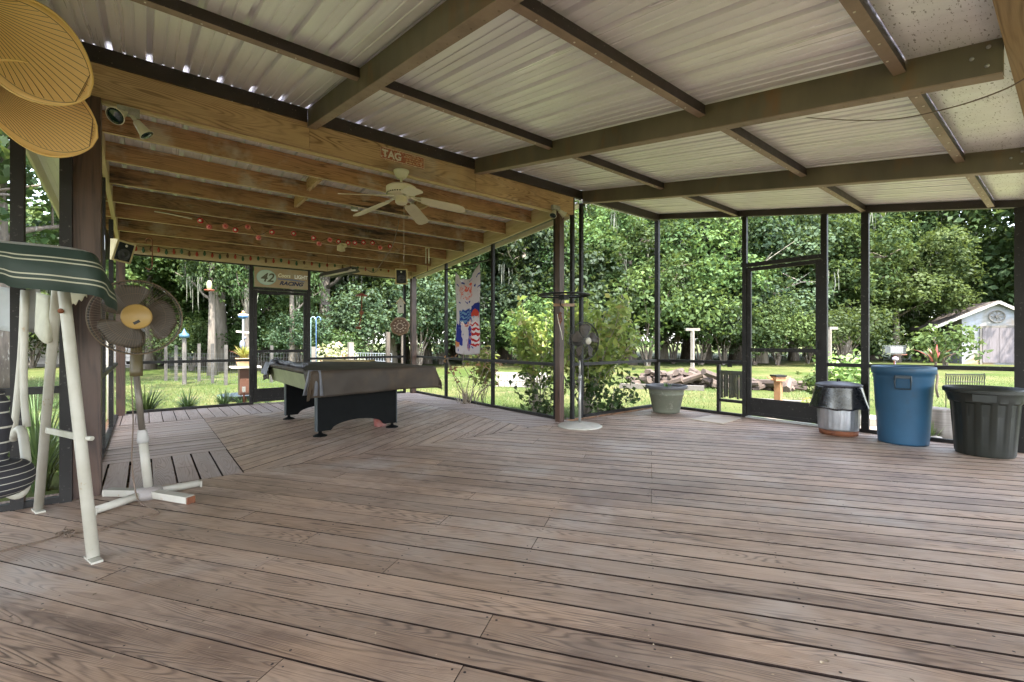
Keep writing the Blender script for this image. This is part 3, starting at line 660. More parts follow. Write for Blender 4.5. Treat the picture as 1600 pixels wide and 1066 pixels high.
def tree(name, label, h, rad, mat, bark, base=.25, nclump=70, per=110, size=.2, trunk_r=.2, moss=0, flat=.7, lean=0, cl=(.5, 1.15)):
    root = thing(name, label, 'tree', (0, 0, 0))
    b = MB(); hh = h*.62
    tr = [Vector((lean*(i/6)**2+mnoise.noise(Vector((i*.7, h, 0)))*.25*i/6, mnoise.noise(Vector((i*.7, h, 7)))*.25*i/6, hh*i/6)) for i in range(7)]
    tr[0].z = -.05
    b.tube(tr, [trunk_r*(1.25-.85*i/6)*(1.25 if i == 0 else 1) for i in range(7)], 9)
    tips = []
    for k in range(11):
        f = .35+.65*k/10; i = min(5, int(f*6)); p = tr[i].lerp(tr[i+1], f*6-i)
        a = k*2.4+rng.random(); L = rad*(.75 if k < 8 else .45)*(.7+.5*rng.random())
        q = [p]; 
        for j in range(1, 5):
            s = j/4; q.append(p+Vector((math.cos(a+.3*s)*L*s, math.sin(a+.3*s)*L*s, L*.75*s*(1.1-.5*s)+rng.normal()*.12)))
        b.tube(q, [trunk_r*.38*(1-.8*j/4) for j in range(5)], 6); tips += q[2:]
        for t_ in (q[2], q[3]):
            e = t_+Vector((rng.normal()*.6, rng.normal()*.6, .5+rng.random()*.6)); b.tube([t_, e], [trunk_r*.12, trunk_r*.04], 4, caps=False); tips.append(e)
    b.build('trunk', bark, root, smooth=True)
    cc, rr = [], []
    ctr = np.array([tr[-1].x*.8, 0, h*(base+1)/2]); ax = np.array([rad, rad, h*(1-base)/2])
    for i in range(nclump):
        if i < len(tips) and rng.random() < .75: c = np.array(tips[i])+rng.normal(size=3)*.35
        else:
            d = unit(1)[0]; c = ctr+d*ax*(.55+.42*rng.random())
        r = cl[0]+(cl[1]-cl[0])*rng.random(); cc.append(c); rr.append(r)
    P, Nn, T = clumps(cc, rr, per, size, flat); P[:, 2] = np.maximum(P[:, 2], .08)
    leafmesh('crown', P, size, Nn, mat, root, T)
    if moss:
        m = MB()
        for i in range(moss):
            c = cc[rng.integers(0, len(cc))]; x, y = c[0]+rng.normal()*.5, c[1]+rng.normal()*.5; z = c[2]-.2
            for s in range(9):
                L = .5+rng.random()*1.3; xx, yy = x+rng.normal()*.16, y+rng.normal()*.16; w_ = .02+.03*rng.random(); a = rng.random()*3.14
                pts = []; dx = 0
                for j in range(6):
                    t_ = j/5; dx += rng.normal()*.03; ww = w_*(1-t_)**.6*(.6+.8*rng.random()); pts.append((xx+dx, yy, z-L*t_, ww))
                for j in range(5):
                    x0, y0, z0, w0 = pts[j]; x1, y1, z1, w1 = pts[j+1]; ca, sa = math.cos(a), math.sin(a)
                    m.face([(x0-w0*ca, y0-w0*sa, z0), (x0+w0*ca, y0+w0*sa, z0), (x1+w1*ca, y1+w1*sa, z1), (x1-w1*ca, y1-w1*sa, z1)], tone=rng.random())
        stuff(m.build('hanging_moss', M['moss'], root))
    return root
def bush(name, label, h, rad, mat, nclump=26, per=150, size=.13, stems=7, cl=(.3, .6), bark=None, low=.0, flat=.85, cat='bush'):
    root = thing(name, label, cat, (0, 0, 0)); b = MB(); cc, rr = [], []
    for k in range(stems):
        a = k*6.28/stems+rng.random(); L = rad*.7*(.4+.6*rng.random()); hh = h*(.6+.3*rng.random())
        q = [Vector((0.05*math.cos(a), .05*math.sin(a), -.03))]+[Vector((math.cos(a)*L*(j/4)**1.3, math.sin(a)*L*(j/4)**1.3, hh*j/4))+Vector(rng.normal(size=3)*.04*h/2) for j in range(1, 5)]
        b.tube(q, [max(.008, .03*h/2.5)*(1-.75*j/4) for j in range(5)], 5); cc += [np.array(q[4]), np.array(q[3])]; rr += [cl[0]+(cl[1]-cl[0])*rng.random() for _ in range(2)]
    b.build('stem', bark or M['bark'], root)
    while len(cc) < nclump:
        d = unit(1)[0]; d[2] = abs(d[2])*1.0 if rng.random() < .6 else d[2]*.6
        c = np.array([d[0]*rad*.8, d[1]*rad*.8, h*.5+d[2]*h*.42]); c[2] = max(c[2], low*h+.1); cc.append(c); rr.append(cl[0]+(cl[1]-cl[0])*rng.random())
    P, Nn, T = clumps(cc, rr, per, size, flat); P[:, 2] = np.maximum(P[:, 2], .03)
    leafmesh('foliage', P, size, Nn, mat, root, T)
    return root
protoT = [
    tree('oak_tree', '', 12.5, 4.2, M['leafA'], M['bark'], .16, 70, 260, .145, .30, moss=16, cl=(.4, 1.1)),
    tree('oak_tree', '', 14.5, 4.6, M['leafA'], M['bark'], .24, 74, 240, .15, .36, moss=34, lean=.8),
    tree('broadleaf_tree', '', 10.0, 3.6, M['leafB'], M['bark'], .08, 75, 300, .135, .18),
    tree('broadleaf_tree', '', 9.0, 3.5, M['leafC'], M['palebark'], .10, 62, 300, .125, .2, lean=-.6),
    tree('pine_tree', '', 17.0, 3.0, M['leafA'], pm('grey_bark', (.20, .17, .14), .9, 0, (.10, .085, .07), 4, bump=.6, bs=14, stretch=(3, 3, .6)), .45, 60, 220, .14, .24, moss=6),
]
protoB = [
    bush('wild_bush', '', 3.4, 2.3, M['leafB'], 40, 300, .10, cl=(.4, .8)),
    bush('wild_bush', '', 4.2, 2.4, M['leafC'], 44, 280, .105, cl=(.45, .85)),
    bush('wild_bush', '', 2.6, 2.0, M['leafA'], 34, 320, .095, cl=(.35, .7)),
]
shade = tree('oak_tree', 'tall oak standing off to the left of the porch, shading the back lawn', 13.0, 4.2, M['leafA'], M['bark'], .48, 60, 170, .15, .28)
shade.location = (-4.4, 11.8, GZ)
for loc_, rz_2, lab_ in (((-3.0, 17.5, GZ), 1.2, 'second tall oak off to the left, behind the first'), ((-8.6, 7.6, GZ), 2.4, 'tall oak off to the left near the garden swing'), ((gnd(1790, 23.0)), 3.5, 'tall oak spreading over the white shed from the right'), ((-9.5, 14.5, GZ), 4.4, 'tall oak far off to the left of the porch')):
    dup(shade, loc_, rz_2, 1.0, lab_)
used = set()
def plant(proto, px, d, rz, sc, label, group=None):
    p = gnd(px, d)
    if id(proto) not in used:
        used.add(id(proto)); o = proto; o.location = p; o.rotation_euler = (0, 0, rz); o.scale = (sc, sc, sc) if isinstance(sc, (int, float)) else sc
        o['label'] = label
        if group: o['group'] = group
        return o
    return dup(proto, p, rz, sc, label, group)
def place(px):
    """which gap of the screen frames this stretch of the background shows in"""
    marks = [(0, 100, 'behind the garden swing'), (190, 300, 'behind the pedestal fan head'), (300, 390, 'just left of the racing sign'), (390, 485, 'inside the back door'),
             (485, 560, 'right of the racing sign'), (560, 640, 'left of the far speaker post'), (640, 700, 'right of the far speaker post'), (700, 770, 'behind the flag banner'),
             (770, 865, 'right of the flag banner bay'), (865, 960, 'behind the round-base floor fan'), (960, 1025, 'left of the corner screen post'), (1025, 1100, 'above the woodpile'),
             (1100, 1165, 'above the pet door'), (1165, 1285, 'in the big screen door'), (1285, 1350, 'right beside the big screen door'), (1350, 1450, 'above the blue trash can'), (1450, 1600, 'behind the white shed')]
    for a, b, s in marks:
        if px < b: return s
    return 'at the far right edge'
names = {0: 'tall dark oak with hanging grey moss', 1: 'very tall spreading oak draped in grey moss', 2: 'bright green broadleaf tree', 3: 'blue-green small-leaved tree', 4: 'slim tall tree with a pale bare trunk'}
rows = [  # px, distance, kind, scale
    (-60, 27, 2, 1.05), (20, 24, 0, .84), (75, 29, 2, 1.0), (235, 22, 2, .95), (262, 31, 1, 1.0), (318, 25, 0, .95), (345, 21, 4, .9), (372, 30, 1, 1.0), (415, 26, 4, .95), (455, 29, 0, 1.1),
    (508, 24, 4, 1.1), (520, 31, 1, 1.0), (560, 27, 0, .95), (612, 26, 3, 1.1), (628, 33, 1, 1.05), (668, 27, 2, 1.1), (705, 33, 0, 1.1), (742, 28, 0, .95), (788, 31, 1, 1.0), (820, 27, 3, 1.15), (868, 32, 0, 1.0),
    (905, 27, 2, 1.0), (950, 32, 1, 1.0), (985, 26, 0, .85), (1035, 30, 3, 1.25), (1075, 35, 1, .95), (1105, 28, 2, 1.1), (1150, 33, 0, 1.05), (1190, 28, 3, 1.2), (1240, 31, 2, 1.2), (1275, 35, 1, .95),
    (1320, 29, 0, .95), (1362, 33, 1, 1.0), (1400, 29, 2, .95), (1440, 35, 0, 1.15), (1500, 38, 1, 1.0), (1550, 40, 0, 1.15), (1610, 38, 2, 1.2)]
rows += [(331, 18, 4, .80), (386, 19, 4, .72), (456, 19.5, 4, .70), (735, 26, 4, .80), (1132, 27, 4, .82)]
seen = set()
for i, (px, d, k, sc) in enumerate(rows):
    if i >= len(rows)-5: sc = (sc*.62, sc*.62, sc)
    lab = names[k]+' '+place(px)
    if lab in seen: lab = 'farther '+names[k]+' '+place(px)
    seen.add(lab); plant(protoT[k], px, d, i*1.7, sc if isinstance(sc, tuple) else (sc*1.08, sc*1.08, sc), lab, 'trees along the back of the lawn')
bn = {0: 'low bright green wood-edge bush', 1: 'tall blue-green bush at the wood edge', 2: 'low dark bush at the wood edge'}
rb_ = [(-20, 21, 1, 1.1), (50, 23, 0, 1.1), (225, 20, 0, .75), (262, 21.5, 1, .8), (300, 22, 2, 1.0), (338, 23, 2, 1.1), (408, 21, 0, .95), (440, 22, 2, 1.1), (470, 21, 1, .9), (530, 20, 2, .95), (572, 21, 1, 1.1), (606, 23, 2, 1.2),
       (655, 24, 1, 1.1), (690, 25, 2, 1.3), (725, 25, 0, 1.1), (760, 26, 1, 1.2), (805, 25, 2, 1.3), (845, 24, 0, 1.15), (888, 25, 1, 1.2), (938, 26, 2, 1.3), (975, 25, 1, 1.15), (1012, 26, 0, 1.2), (1052, 26, 1, 1.3), (1095, 25, 2, 1.3),
       (1130, 26, 1, 1.25), (1180, 26, 2, 1.3), (1215, 26, 0, 1.2), (1262, 27, 1, 1.2), (1318, 25, 2, 1.2), (1365, 26, 1, 1.2), (1405, 30, 2, 1.3)]
rb_ = [(px, d+random.uniform(-1.5, 2), k, sc*random.choice([.7, .85, 1.0, 1.3])) for i, (px, d, k, sc) in enumerate(rb_) if i % 9 != 2]
for i, (px, d, k, sc) in enumerate(rb_):
    lab = bn[k]+' '+place(px)
    if lab in seen: lab = lab.replace('bush', 'rounded bush', 1)
    seen.add(lab); plant(protoB[k], px, d, i*2.3, sc, lab, 'bushes along the wood edge')
# far wood that closes the gaps
cc, rr = [], []
for i in range(1000):
    a = R(random.uniform(-66, 64)); d = random.uniform(40, 52); z = random.uniform(0, 1)**.9*(9 if a < R(-40) else 17)
    p = camdir(90-math.degrees(a))*d; cc.append(np.array([p.x, p.y, GZ+z+.6])); rr.append(random.uniform(1.3, 2.6))
P, Nn, T = clumps(cc, rr, 60, .5, .8)
o = leafmesh('far_woodland', P, .26, Nn, M['leafA'], None, T); stuff(o); tag(o, 'dark far woodland seen through the gaps between the trees', 'woodland')
# ---- lawn blades near the porch
n = 90000
ang = np.radians(rng.uniform(-52, 52, n)); dd = 4.6+13*rng.random(n)**1.3
lat, fw = np.tan(ang)*dd, dd
X = lat*cy - fw*sy; Y = lat*sy + fw*cy
ins = ((X < UR+.3) & (Y < VM+.3) & (X > -5)) | ((X < UP+1.0) & (X > UL-.3) & (Y < VB+.3)) | ((X > UR-.2) & (X < UR+2.2) & (Y > .2) & (Y < 4.7)) | ((X < UL+.2) & (Y < VM+1.2)) | ((X > UP-.1) & (X < UR+.3) & (Y < VM+1.0))
cl = np.array([mnoise.noise(Vector((x*.35, y*.35, 3))) for x, y in zip(X[::1], Y[::1])])
keep = (~ins) & (cl > -.25+.25*rng.random(n)-.1)
X, Y = X[keep], Y[keep]; n = len(X)
c = np.stack([X, Y, np.full(n, GZ+.018)], 1); nn = unit(n); nn[:, 2] *= .25; nn /= np.linalg.norm(nn, axis=1, keepdims=True)
M['grass'] = leafmat('grass_blades', (.055, .11, .02), (.14, .19, .05), (.24, .21, .11), .3, .6, .2)
def blades(name, c, hgt, wdt, mat, tone):
    n = len(c); a = rng.random(n)*6.28; s = np.stack([np.cos(a), np.sin(a), 0*a], 1)*wdt; le = rng.normal(size=(n, 3))*hgt*.45; le[:, 2] = hgt*(.6+.8*rng.random(n))
    v = np.stack([c-s, c+s, c+le], 1).reshape(-1, 3).astype(np.float32); me = bpy.data.meshes.new(name)
    me.vertices.add(3*n); me.vertices.foreach_set('co', v.ravel()); me.loops.add(3*n); me.loops.foreach_set('vertex_index', np.arange(3*n, dtype=np.int32))
    me.polygons.add(n); me.polygons.foreach_set('loop_start', np.arange(0, 3*n, 3, dtype=np.int32)); me.polygons.foreach_set('loop_total', np.full(n, 3, dtype=np.int32))
    at = me.attributes.new('tone', 'FLOAT', 'FACE'); at.data.foreach_set('value', tone.astype(np.float32)); me.materials.append(mat); me.update(calc_edges=True)
    o = bpy.data.objects.new(name, me); C.objects.link(o); return o
c[:, 2] = GZ
o = stuff(blades('lawn_grass', c, .05, .006, M['grass'], rng.random(n))); tag(o, 'short patchy grass blades of the back lawn', 'grass')
def strap_clump(name, label, cat, loc, n, L, wd, mat, spread=1.0, droop=.6, group=None, tones=(0, 1), stiff=.5, rad=.06):
    root = thing(name, label, cat, loc, group); m = MB(); loc = Vector(loc)
    for i in range(n):
        a = rng.random()*6.28; l = L*(.55+.6*rng.random()); lean = spread*(.15+.85*rng.random()); b0 = loc+Vector((math.cos(a), math.sin(a), 0))*rad*rng.random()
        d = Vector((math.cos(a), math.sin(a), 0)); s = Vector((-d.y, d.x, 0)); q = []
        for j in range(6):
            t_ = j/5; q.append((b0+d*l*lean*.75*t_**(1+stiff)+Vector((0, 0, l*(t_-droop*lean*t_*t_*.75))), wd*(1-t_**2.5)*.5+.0008))
        t0 = tones[0]+(tones[1]-tones[0])*rng.random()
        for j in range(5):
            m.face([q[j][0]-s*q[j][1], q[j][0]+s*q[j][1], q[j+1][0]+s*q[j+1][1], q[j+1][0]-s*q[j+1][1]], tone=t0)
    m.build('leaves', mat, root); return root
M['strap'] = leafmat('strap_leaves', (.03, .075, .015), (.10, .17, .035), None, .2, .4)
M['strapdry'] = leafmat('dry_strap_leaves', (.22, .17, .11), (.50, .42, .33), None, .15, .6)
M['strapred'] = leafmat('red_green_leaves', (.05, .11, .02), (.10, .16, .03), (.5, .07, .03), .2, .4)
for i, (px, d, n, L) in enumerate(((228, 7.45, 190, .74), (293, 8.25, 120, .56), (350, 9.0, 90, .50), (418, 9.6, 30, .25), (378, 9.2, 34, .34))):
    strap_clump('border_grass_plant', ['large green strap-leaf clump behind the pedestal fan pole', 'middle-sized strap-leaf clump outside the back screen', 'small strap-leaf clump left of the back door', 'tiny strap-leaf tuft outside the back door', 'sparse strap-leaf clump beside the flower stand'][i], 'plant', gnd(px, d), n, L, .016, M['strap'], 1.0, .7, 'strap-leaf clumps along the back screen')
for i, (px, d, n, L) in enumerate(((62, 3.75*H, 130, .95), (15, 4.4, 90, .8), (80, 4.75, 90, .8), (55, 6.0, 60, .9))):
    strap_clump('ornamental_grass', ['tall arching grass close behind the near left screen', 'tall grass clump at the left picture edge', 'tall grass clump beside the thick timber post', 'grass clump farther out between the swing legs'][i], 'plant', gnd(px, d), n, L, .013, M['strap'], .9, .75, 'tall grasses behind the near left screen', (.2, 1))
strap_clump('iris_plant', 'grey dry fan of stiff leaves left of the dead stalks', 'plant', gnd(727, 8.15), 60, .5, .03, M['strapdry'], .8, .3, stiff=.1)
strap_clump('iris_plant', 'low grey-green spiky leaves at the foot of the dead stalks', 'plant', gnd(752, 7.8), 60, .34, .028, M['strapdry'], 1.2, .5)
strap_clump('iris_plant', 'low spiky rosette behind the second banner bay post', 'plant', gnd(788, 7.4), 50, .32, .026, M['strapdry'], 1.2, .5)
strap_clump('iris_plant', 'low spiky rosette near the slim timber post', 'plant', gnd(838, 7.1), 40, .22, .02, M['strap'], 1.2, .5)
def stemplant(name, label, loc, stems, h, spread, leaf, nl, mat, stemmat, cat='bush', stem_r=.008, lo=.3, top=None, topn=0, group=None):
    root = thing(name, label, cat, loc, group); b = MB(); loc = Vector(loc); P, Nn = [], []
    for k in range(stems):
        a = rng.random()*6.28; l = h*(.6+.45*rng.random()); s = spread*(.2+.8*rng.random())
        q = [loc+Vector((math.cos(a), math.sin(a), 0))*.05]
        for j in range(1, 6):
            t_ = j/5; q.append(loc+Vector((math.cos(a)*s*t_**1.2, math.sin(a)*s*t_**1.2, l*t_))+Vector(rng.normal(size=3)*.03))
        b.tube(q, [stem_r*(1-.7*j/5) for j in range(6)], 5, tone=rng.random())
        for j in range(nl):
            t_ = lo+(1-lo)*rng.random()**.7; i = min(4, int(t_*5)); p = q[i].lerp(q[i+1], t_*5-i)
            P.append(np.array(p)+rng.normal(size=3)*leaf*1.1); Nn.append(rng.normal(size=3)*.6+np.array([math.cos(a)*.4, math.sin(a)*.4, .6]))
    b.build('stem', stemmat, root)
    if P:
        P = np.array(P)-np.array(loc); Nn = np.array(Nn); Nn /= np.linalg.norm(Nn, axis=1, keepdims=True)
        leafmesh('foliage', P, leaf, Nn, mat, root, rng.random(len(P)), 2.0)
    return root
stemplant('corner_shrub', 'big yellow-green shrub outside the screen behind the round-base floor fan', gnd(915, 7.9), 46, 2.15, 1.0, .07, 52, M['leafY'], M['palebark'], stem_r=.014, lo=.42)
stemplant('corner_shrub', 'smaller yellow-green shrub left of the slim timber post', gnd(838, 8.4), 20, 1.9, .65, .07, 50, M['leafY'], M['palebark'], stem_r=.011, lo=.45)
stemplant('leafy_shoot', 'low dark-leaved shoots below the corner shrub', gnd(945, 7.3), 16, .85, .7, .055, 22, M['leafA'], M['palebark'], stem_r=.006, lo=.25)
stemplant('leafy_shoot', 'sparse dark-leaved shoots left of the slim timber post', gnd(845, 7.35), 10, .8, .5, .055, 18, M['leafA'], M['palebark'], stem_r=.006, lo=.25)
stemplant('dead_stalks', 'dead brown stalks with rusty leaves below the flag banner', gnd(733, 8.2), 9, 1.35, .75, .05, 5, leafmat('rusty_leaves', (.30, .11, .03), (.45, .2, .06)), pm('dead_stalk', (.34, .28, .22), .9, 0), 'plant', .011, .6)
stemplant('croton_plant', 'small yellow-leaved plant hanging over the chair rail below the banner', gnd(755, 8.9), 9, 1.15, .35, .06, 40, M['leafY'], M['bark'], 'plant', .006, .6)
b_ = bush('garden_bush', 'bright green bush in front of the white shed', 2.1, 1.5, M['leafB'], 24, 200, .13, cl=(.3, .5)); b_.location = gnd(1478, 21.5)
b_ = bush('garden_bush', 'clipped light green bush outside beside the big screen door', 1.0, .62, leafmat('light_leaves', (.10, .22, .03), (.26, .40, .07), None, .35), 26, 520, .075, 6, (.16, .3), cat='bush'); b_.location = gnd(1322, 9.4)
b_ = bush('garden_bush', 'small bright sapling left of the big door post', .75, .3, M['leafB'], 12, 420, .07, 4, (.12, .2)); b_.location = gnd(1273, 10)
b_ = bush('garden_bush', 'low yellow weedy bush beside the landscape timber', .32, .3, M['leafY'], 12, 600, .045, 5, (.1, .17)); b_.location = gnd(1262, 8.0)
b_ = bush('garden_bush', 'pale cream-leaved bush in front of the white wire fence', 1.15, .75, leafmat('cream_leaves', (.25, .30, .10), (.62, .58, .36), (.55, .2, .12), .3), 22, 300, .08, 8, (.2, .35)); b_.location = gnd(527, 14.2)
# ================================================================== things on the deck
def ell(c, n, rx, ry=None, N_=48, x=None):      # ring points round c in the plane with normal n
    n = Vector(n).normalized(); x = (x or n.cross(Vector((0, 0, 1)))).normalized(); y = n.cross(x); ry = ry or rx
    return [Vector(c)+x*rx*math.cos(6.28318*k/N_)+y*ry*math.sin(6.28318*k/N_) for k in range(N_+1)]
M['galv'] = pm('galvanised_steel', (.50, .51, .53), .35, .85, (.34, .35, .38), 7, bump=.1, tv=.05)
M['rust'] = pm('rusty_steel', (.22, .075, .03), .8, .1, (.12, .04, .02), 14, bump=.4)
M['bag'] = pm('black_bin_bag', (.008, .008, .010), .25, 0, (.014, .014, .017), 6, bump=.6, bs=9, spec=.7)
M['blue'] = pm('blue_plastic', (.022, .085, .16), .5, 0, (.017, .06, .115), 2.5, bump=.08, tv=.05, spots=((.03, .06, .1), 7, .62, .75))
M['dgreen'] = pm('dark_green_plastic', (.013, .015, .011), .5, 0, (.009, .0105, .008), 5, bump=.15, tv=.05, spots=((.05, .05, .042), 35, .68, .75))
M['pot'] = pm('grey_green_pot', (.16, .165, .12), .7, 0, (.12, .128, .096), 4, bump=.1, tv=.05, spots=((.32, .30, .24), 9, .6, .75))
M['potrim'] = pm('grey_pot_rim', (.10, .10, .105), .6, 0, bump=.1)
# --- galvanised can with bag
c = flo(1310, 679); c.z = 0; c.x = min(c.x, UR-.30)
t = thing('trash_can', 'galvanised ribbed trash can with a black bag over its rim and a rusty bottom', 'trash can', c)
b = MB(); b.lathe([(.19, .003), (.197, .06)], c, 40, tone=.5); b.build('rusty_base', M['rust'], t, True)
b = MB(); b.lathe([(.1975, .061), (.198, .08), (.200, .10), (.213, .50), (.214, .545)], c, 96, wob=lambda r, z, a: r+.006*max(0, math.sin(a*24))*(1 if .09 < z < .52 else .2)); b.build('body', M['galv'], t, True)
b = MB(); b.grid(lambda i, j: (c.x+math.cos(i*6.2832)*(.231+.010*(1+math.sin(i*43.98))*j+.012*(1+math.sin(i*18.85))*j+.045*j**1.5*(abs(math.cos(i*6.2832*1+.9))**3)),
                               c.y+math.sin(i*6.2832)*(.231+.010*(1+math.sin(i*43.98))*j+.012*(1+math.sin(i*18.85))*j+.045*j**1.5*(abs(math.cos(i*6.2832*1+.9))**3)),
                               .575-j*(.265+.008*math.sin(i*25.13)+.005*math.sin(i*62.83))), 120, 14); b.build('trash_bag', M['bag'], t, True, solid=.002)
b = MB(); b.lathe([(.232, .570), (.236, .585), (.228, .592), (.20, .602), (.12, .618), (.03, .625), (1e-5, .626)], c, 40); o = b.build('lid', pm('grey_lid', (.06, .06, .075), .45, .1), t, True)
b = MB(); b.tube([c+Vector((-.04, 0, .62)), c+Vector((-.03, 0, .65)), c+Vector((.03, 0, .65)), c+Vector((.04, 0, .62))], .008, 6); b.build('lid_handle', M['black'], o)
# --- blue can
c = flo(1411, 692); c.z = 0; c.x = min(c.x, UR-.34)
t = thing('trash_can', 'tall blue plastic trash can with no lid', 'trash can', c)
b = MB(); b.lathe([(.195, .012), (.212, .0), (.216, .02), (.255, .70), (.262, .715), (.262, .745), (.274, .75), (.276, .80), (.272, .822), (.264, .826), (.256, .815), (.25, .74), (.24, .70), (.205, .03), (1e-5, .028)], c, 56); b.build('body', M['blue'], t, True)
dcam = Vector((-c.x, -c.y, 0)).normalized()
for sgn in (1, -1):
    q = c+dcam*.258*sgn; s = Vector((-dcam.y, dcam.x, 0)); b = MB(); dd_ = dcam*sgn
    pts = [q+s*.062+Vector((0, 0, .735)), q+s*.066+dd_*.022+Vector((0, 0, .68)), q+s*.062+dd_*.018+Vector((0, 0, .60)), q-s*.062+dd_*.018+Vector((0, 0, .60)), q-s*.066+dd_*.022+Vector((0, 0, .68)), q-s*.062+Vector((0, 0, .735))]
    b.tube(pts, .009, 6); b.bar(q+s*.062+dd_*.012+Vector((0, 0, .725)), q-s*.062+dd_*.012+Vector((0, 0, .725)), .03, .03); b.build('handle', pm('dark_handle', (.02, .035, .05), .45), t)
# --- dark green can
c = flo(1545, 703); c.z = 0; c.x = min(c.x, UR-.40)
t = thing('trash_can', 'wide dark green ribbed plastic trash can at the right edge', 'trash can', c)
b = MB(); b.lathe([(.185, .0), (.205, .004), (.214, .03), (.246, .50), (.264, .52), (.268, .56), (.285, .60), (.300, .605), (.303, .635), (.292, .65), (.282, .645), (.262, .60), (.24, .52), (.20, .03), (1e-5, .03)], c, 112,
                  wob=lambda r, z, a: r+(-.012 if (a*14/6.2832) % 1 < .5 else 0)*(1 if .035 < z < .515 and r > .2 else 0)); b.build('body', M['dgreen'], t, 'auto')
dcam = Vector((-c.x, -c.y, 0)).normalized(); s = Vector((-dcam.y, dcam.x, 0))
for sgn in (1, -1):
    b = MB(); q = c+dcam*.272*sgn; b.bar(q-s*.08+Vector((0, 0, .565)), q+s*.08+Vector((0, 0, .565)), .035, .065); b.build('handle', M['dgreen'], t)
# --- planter pot
c = flo(1041, 645); c.z = 0; c.y = min(c.y, VM-.36); c.x = min(c.x, UR-.4)
t = thing('plant_pot', 'round grey-green plastic plant pot in the screen corner', 'plant pot', c)
b = MB(); b.lathe([(.18, 0), (.195, .01), (.202, .03), (.210, .09), (.212, .092), (.250, .275), (.256, .28), (.257, .295), (.252, .30), (.266, .365), (.276, .37)], c, 56); b.build('body', M['pot'], t, True)
b = MB(); b.lathe([(.268, .371), (.305, .372), (.312, .38), (.313, .405), (.305, .418), (.285, .418), (.275, .40), (.27, .37)], c, 56); b.build('rim', M['potrim'], t, True)
b = MB(); b.lathe([(.272, .375), (1e-5, .383)], c, 30); b.build('soil', pm('soil', (.08, .06, .05), .95, bump=.8), t)
strap_clump('seedling', 'small green seedling growing in the round plastic pot', 'plant', c+Vector((-.06, -.04, .381)), 10, .085, .03, M['strap'], 1.3, .5)
# --- plywood mat
q = [flo(x, y, 0) for x, y in ((1079, 657.5), (1112, 651.5), (1157, 656.5), (1129, 665))]
b = MB(); b.prism([p+Vector((0, 0, .003)) for p in q], (0, 0, .014), .5); o = b.build('plywood_mat', wood('plywood', (.45, .36, .26), (.30, .23, .17), (.42, .42, .42), .7, .7, 30), None); tag(o, 'flat weathered plywood board lying on the deck before the pet door', 'board')
# --- round-base floor fan
M['grille'] = pm('fan_grille_dark', (.03, .028, .024), .4, .2, var=.3, bump=0)
M['grilletan'] = pm('fan_grille_tan', (.17, .12, .075), .45, .1, var=.3, bump=0)
M['blade'] = pm('fan_blade_brown', (.065, .05, .04), .5, 0, (.085, .068, .052), 9, bump=.05)
M['polew'] = pm('old_white_enamel', (.48, .455, .40), .5, 0, (.38, .35, .29), 5, bump=.08, spots=((.30, .17, .08), 16, .66, .74))
def fanhead(t, hc, n, R0, nb, wires, hubr, hubmat, gm, bladew, rot0=0, wire_r=.0012, gm2=None, dirt=None, sweep=.5):
    n = n.normalized(); x = n.cross(Vector((0, 0, 1))).normalized(); y = x.cross(n)*1.0
    P = lambda r, a, z=0: hc+x*(r*math.cos(a))+y*(r*math.sin(a))+n*z
    b = MB()
    for r, z, tr_ in ((R0, 0, .005), (R0*.62, .058, .0016), (R0*.28, .075, .0016), (R0*.93, .03, .0015)):
        b.tube([P(r, 6.28318*k/64, z) for k in range(65)], tr_, 6, caps=False)
    for k in range(wires):
        a = 6.28318*k/wires; b.tube([P(hubr*.9, a, .078), P(R0*.35, a+.05, .075), P(R0*.62, a+.1, .059), P(R0*.93, a+.13, .03), P(R0, a+.14, 0)], wire_r, 3, caps=False)
    b.build('front_grille', gm, t)
    b = MB()
    for k in range(wires//2):
        a = 6.28318*k/wires*2; b.tube([P(R0, a, -.002), P(R0*.95, a, -.06), P(R0*.55, a, -.085), P(.06, a, -.09)], wire_r, 3, caps=False)
    b.tube([P(R0*.98, 6.28318*k/48, -.012) for k in range(49)], .004, 5, caps=False)
    b.build('rear_grille', gm2 or gm, t)
    for k in range(nb):
        a0 = rot0+6.28318*k/nb
        def bl(i, j):
            r = R0*(.16+.74*i); wv = bladew*(.42+.58*math.sin(math.pi*min(1, .12+.62*i))**1.2)*(math.sqrt(max(0, 1-max(0, (i-.72)/.28)**2.4)))
            return P(r, a0+(2*j-1)*wv+sweep*(i-.5)*.35, .012+(2*j-1)*.028)
        b = MB(); b.grid(bl, 14, 9); o = b.build('blade', M['blade'], t, True, solid=.003)
    b = MB(); zz = Matrix((x, y, n)).transposed(); b.lathe([(hubr, .072), (hubr, .082), (hubr*.9, .088), (1e-5, .090)], hc, 32, zz); o = b.build('grille_badge', hubmat, t, True)
    b = MB(); b.lathe([(hubr*.75, 0), (hubr*.7, .03), (hubr*.3, .045), (1e-5, .046)], hc, 20, zz); b.build('hub', M['blade'], t, True)
    b = MB(); b.lathe([(1e-5, -.19), (.05, -.185), (.065, -.16), (.07, -.095), (1e-5, -.094)], hc, 20, zz); b.build('motor', gm2 or gm, t, True)
    return P
c = flo(906, 667); c.z = 0
t = thing('floor_fan', 'cream floor fan with a round base standing against the corner posts', 'fan', c)
b = MB(); b.lathe([(.285, .0), (.287, .008), (.27, .016), (.17, .034), (.06, .045), (.03, .05), (1e-5, .05)], c, 48); b.build('base', M['polew'], t, True)
hc = atd(913, 534, math.hypot(0, 0)+ (ray(906, 667)*0+c).dot(Vector((-sy, cy, 0))) - .02); hc.z = 1.1
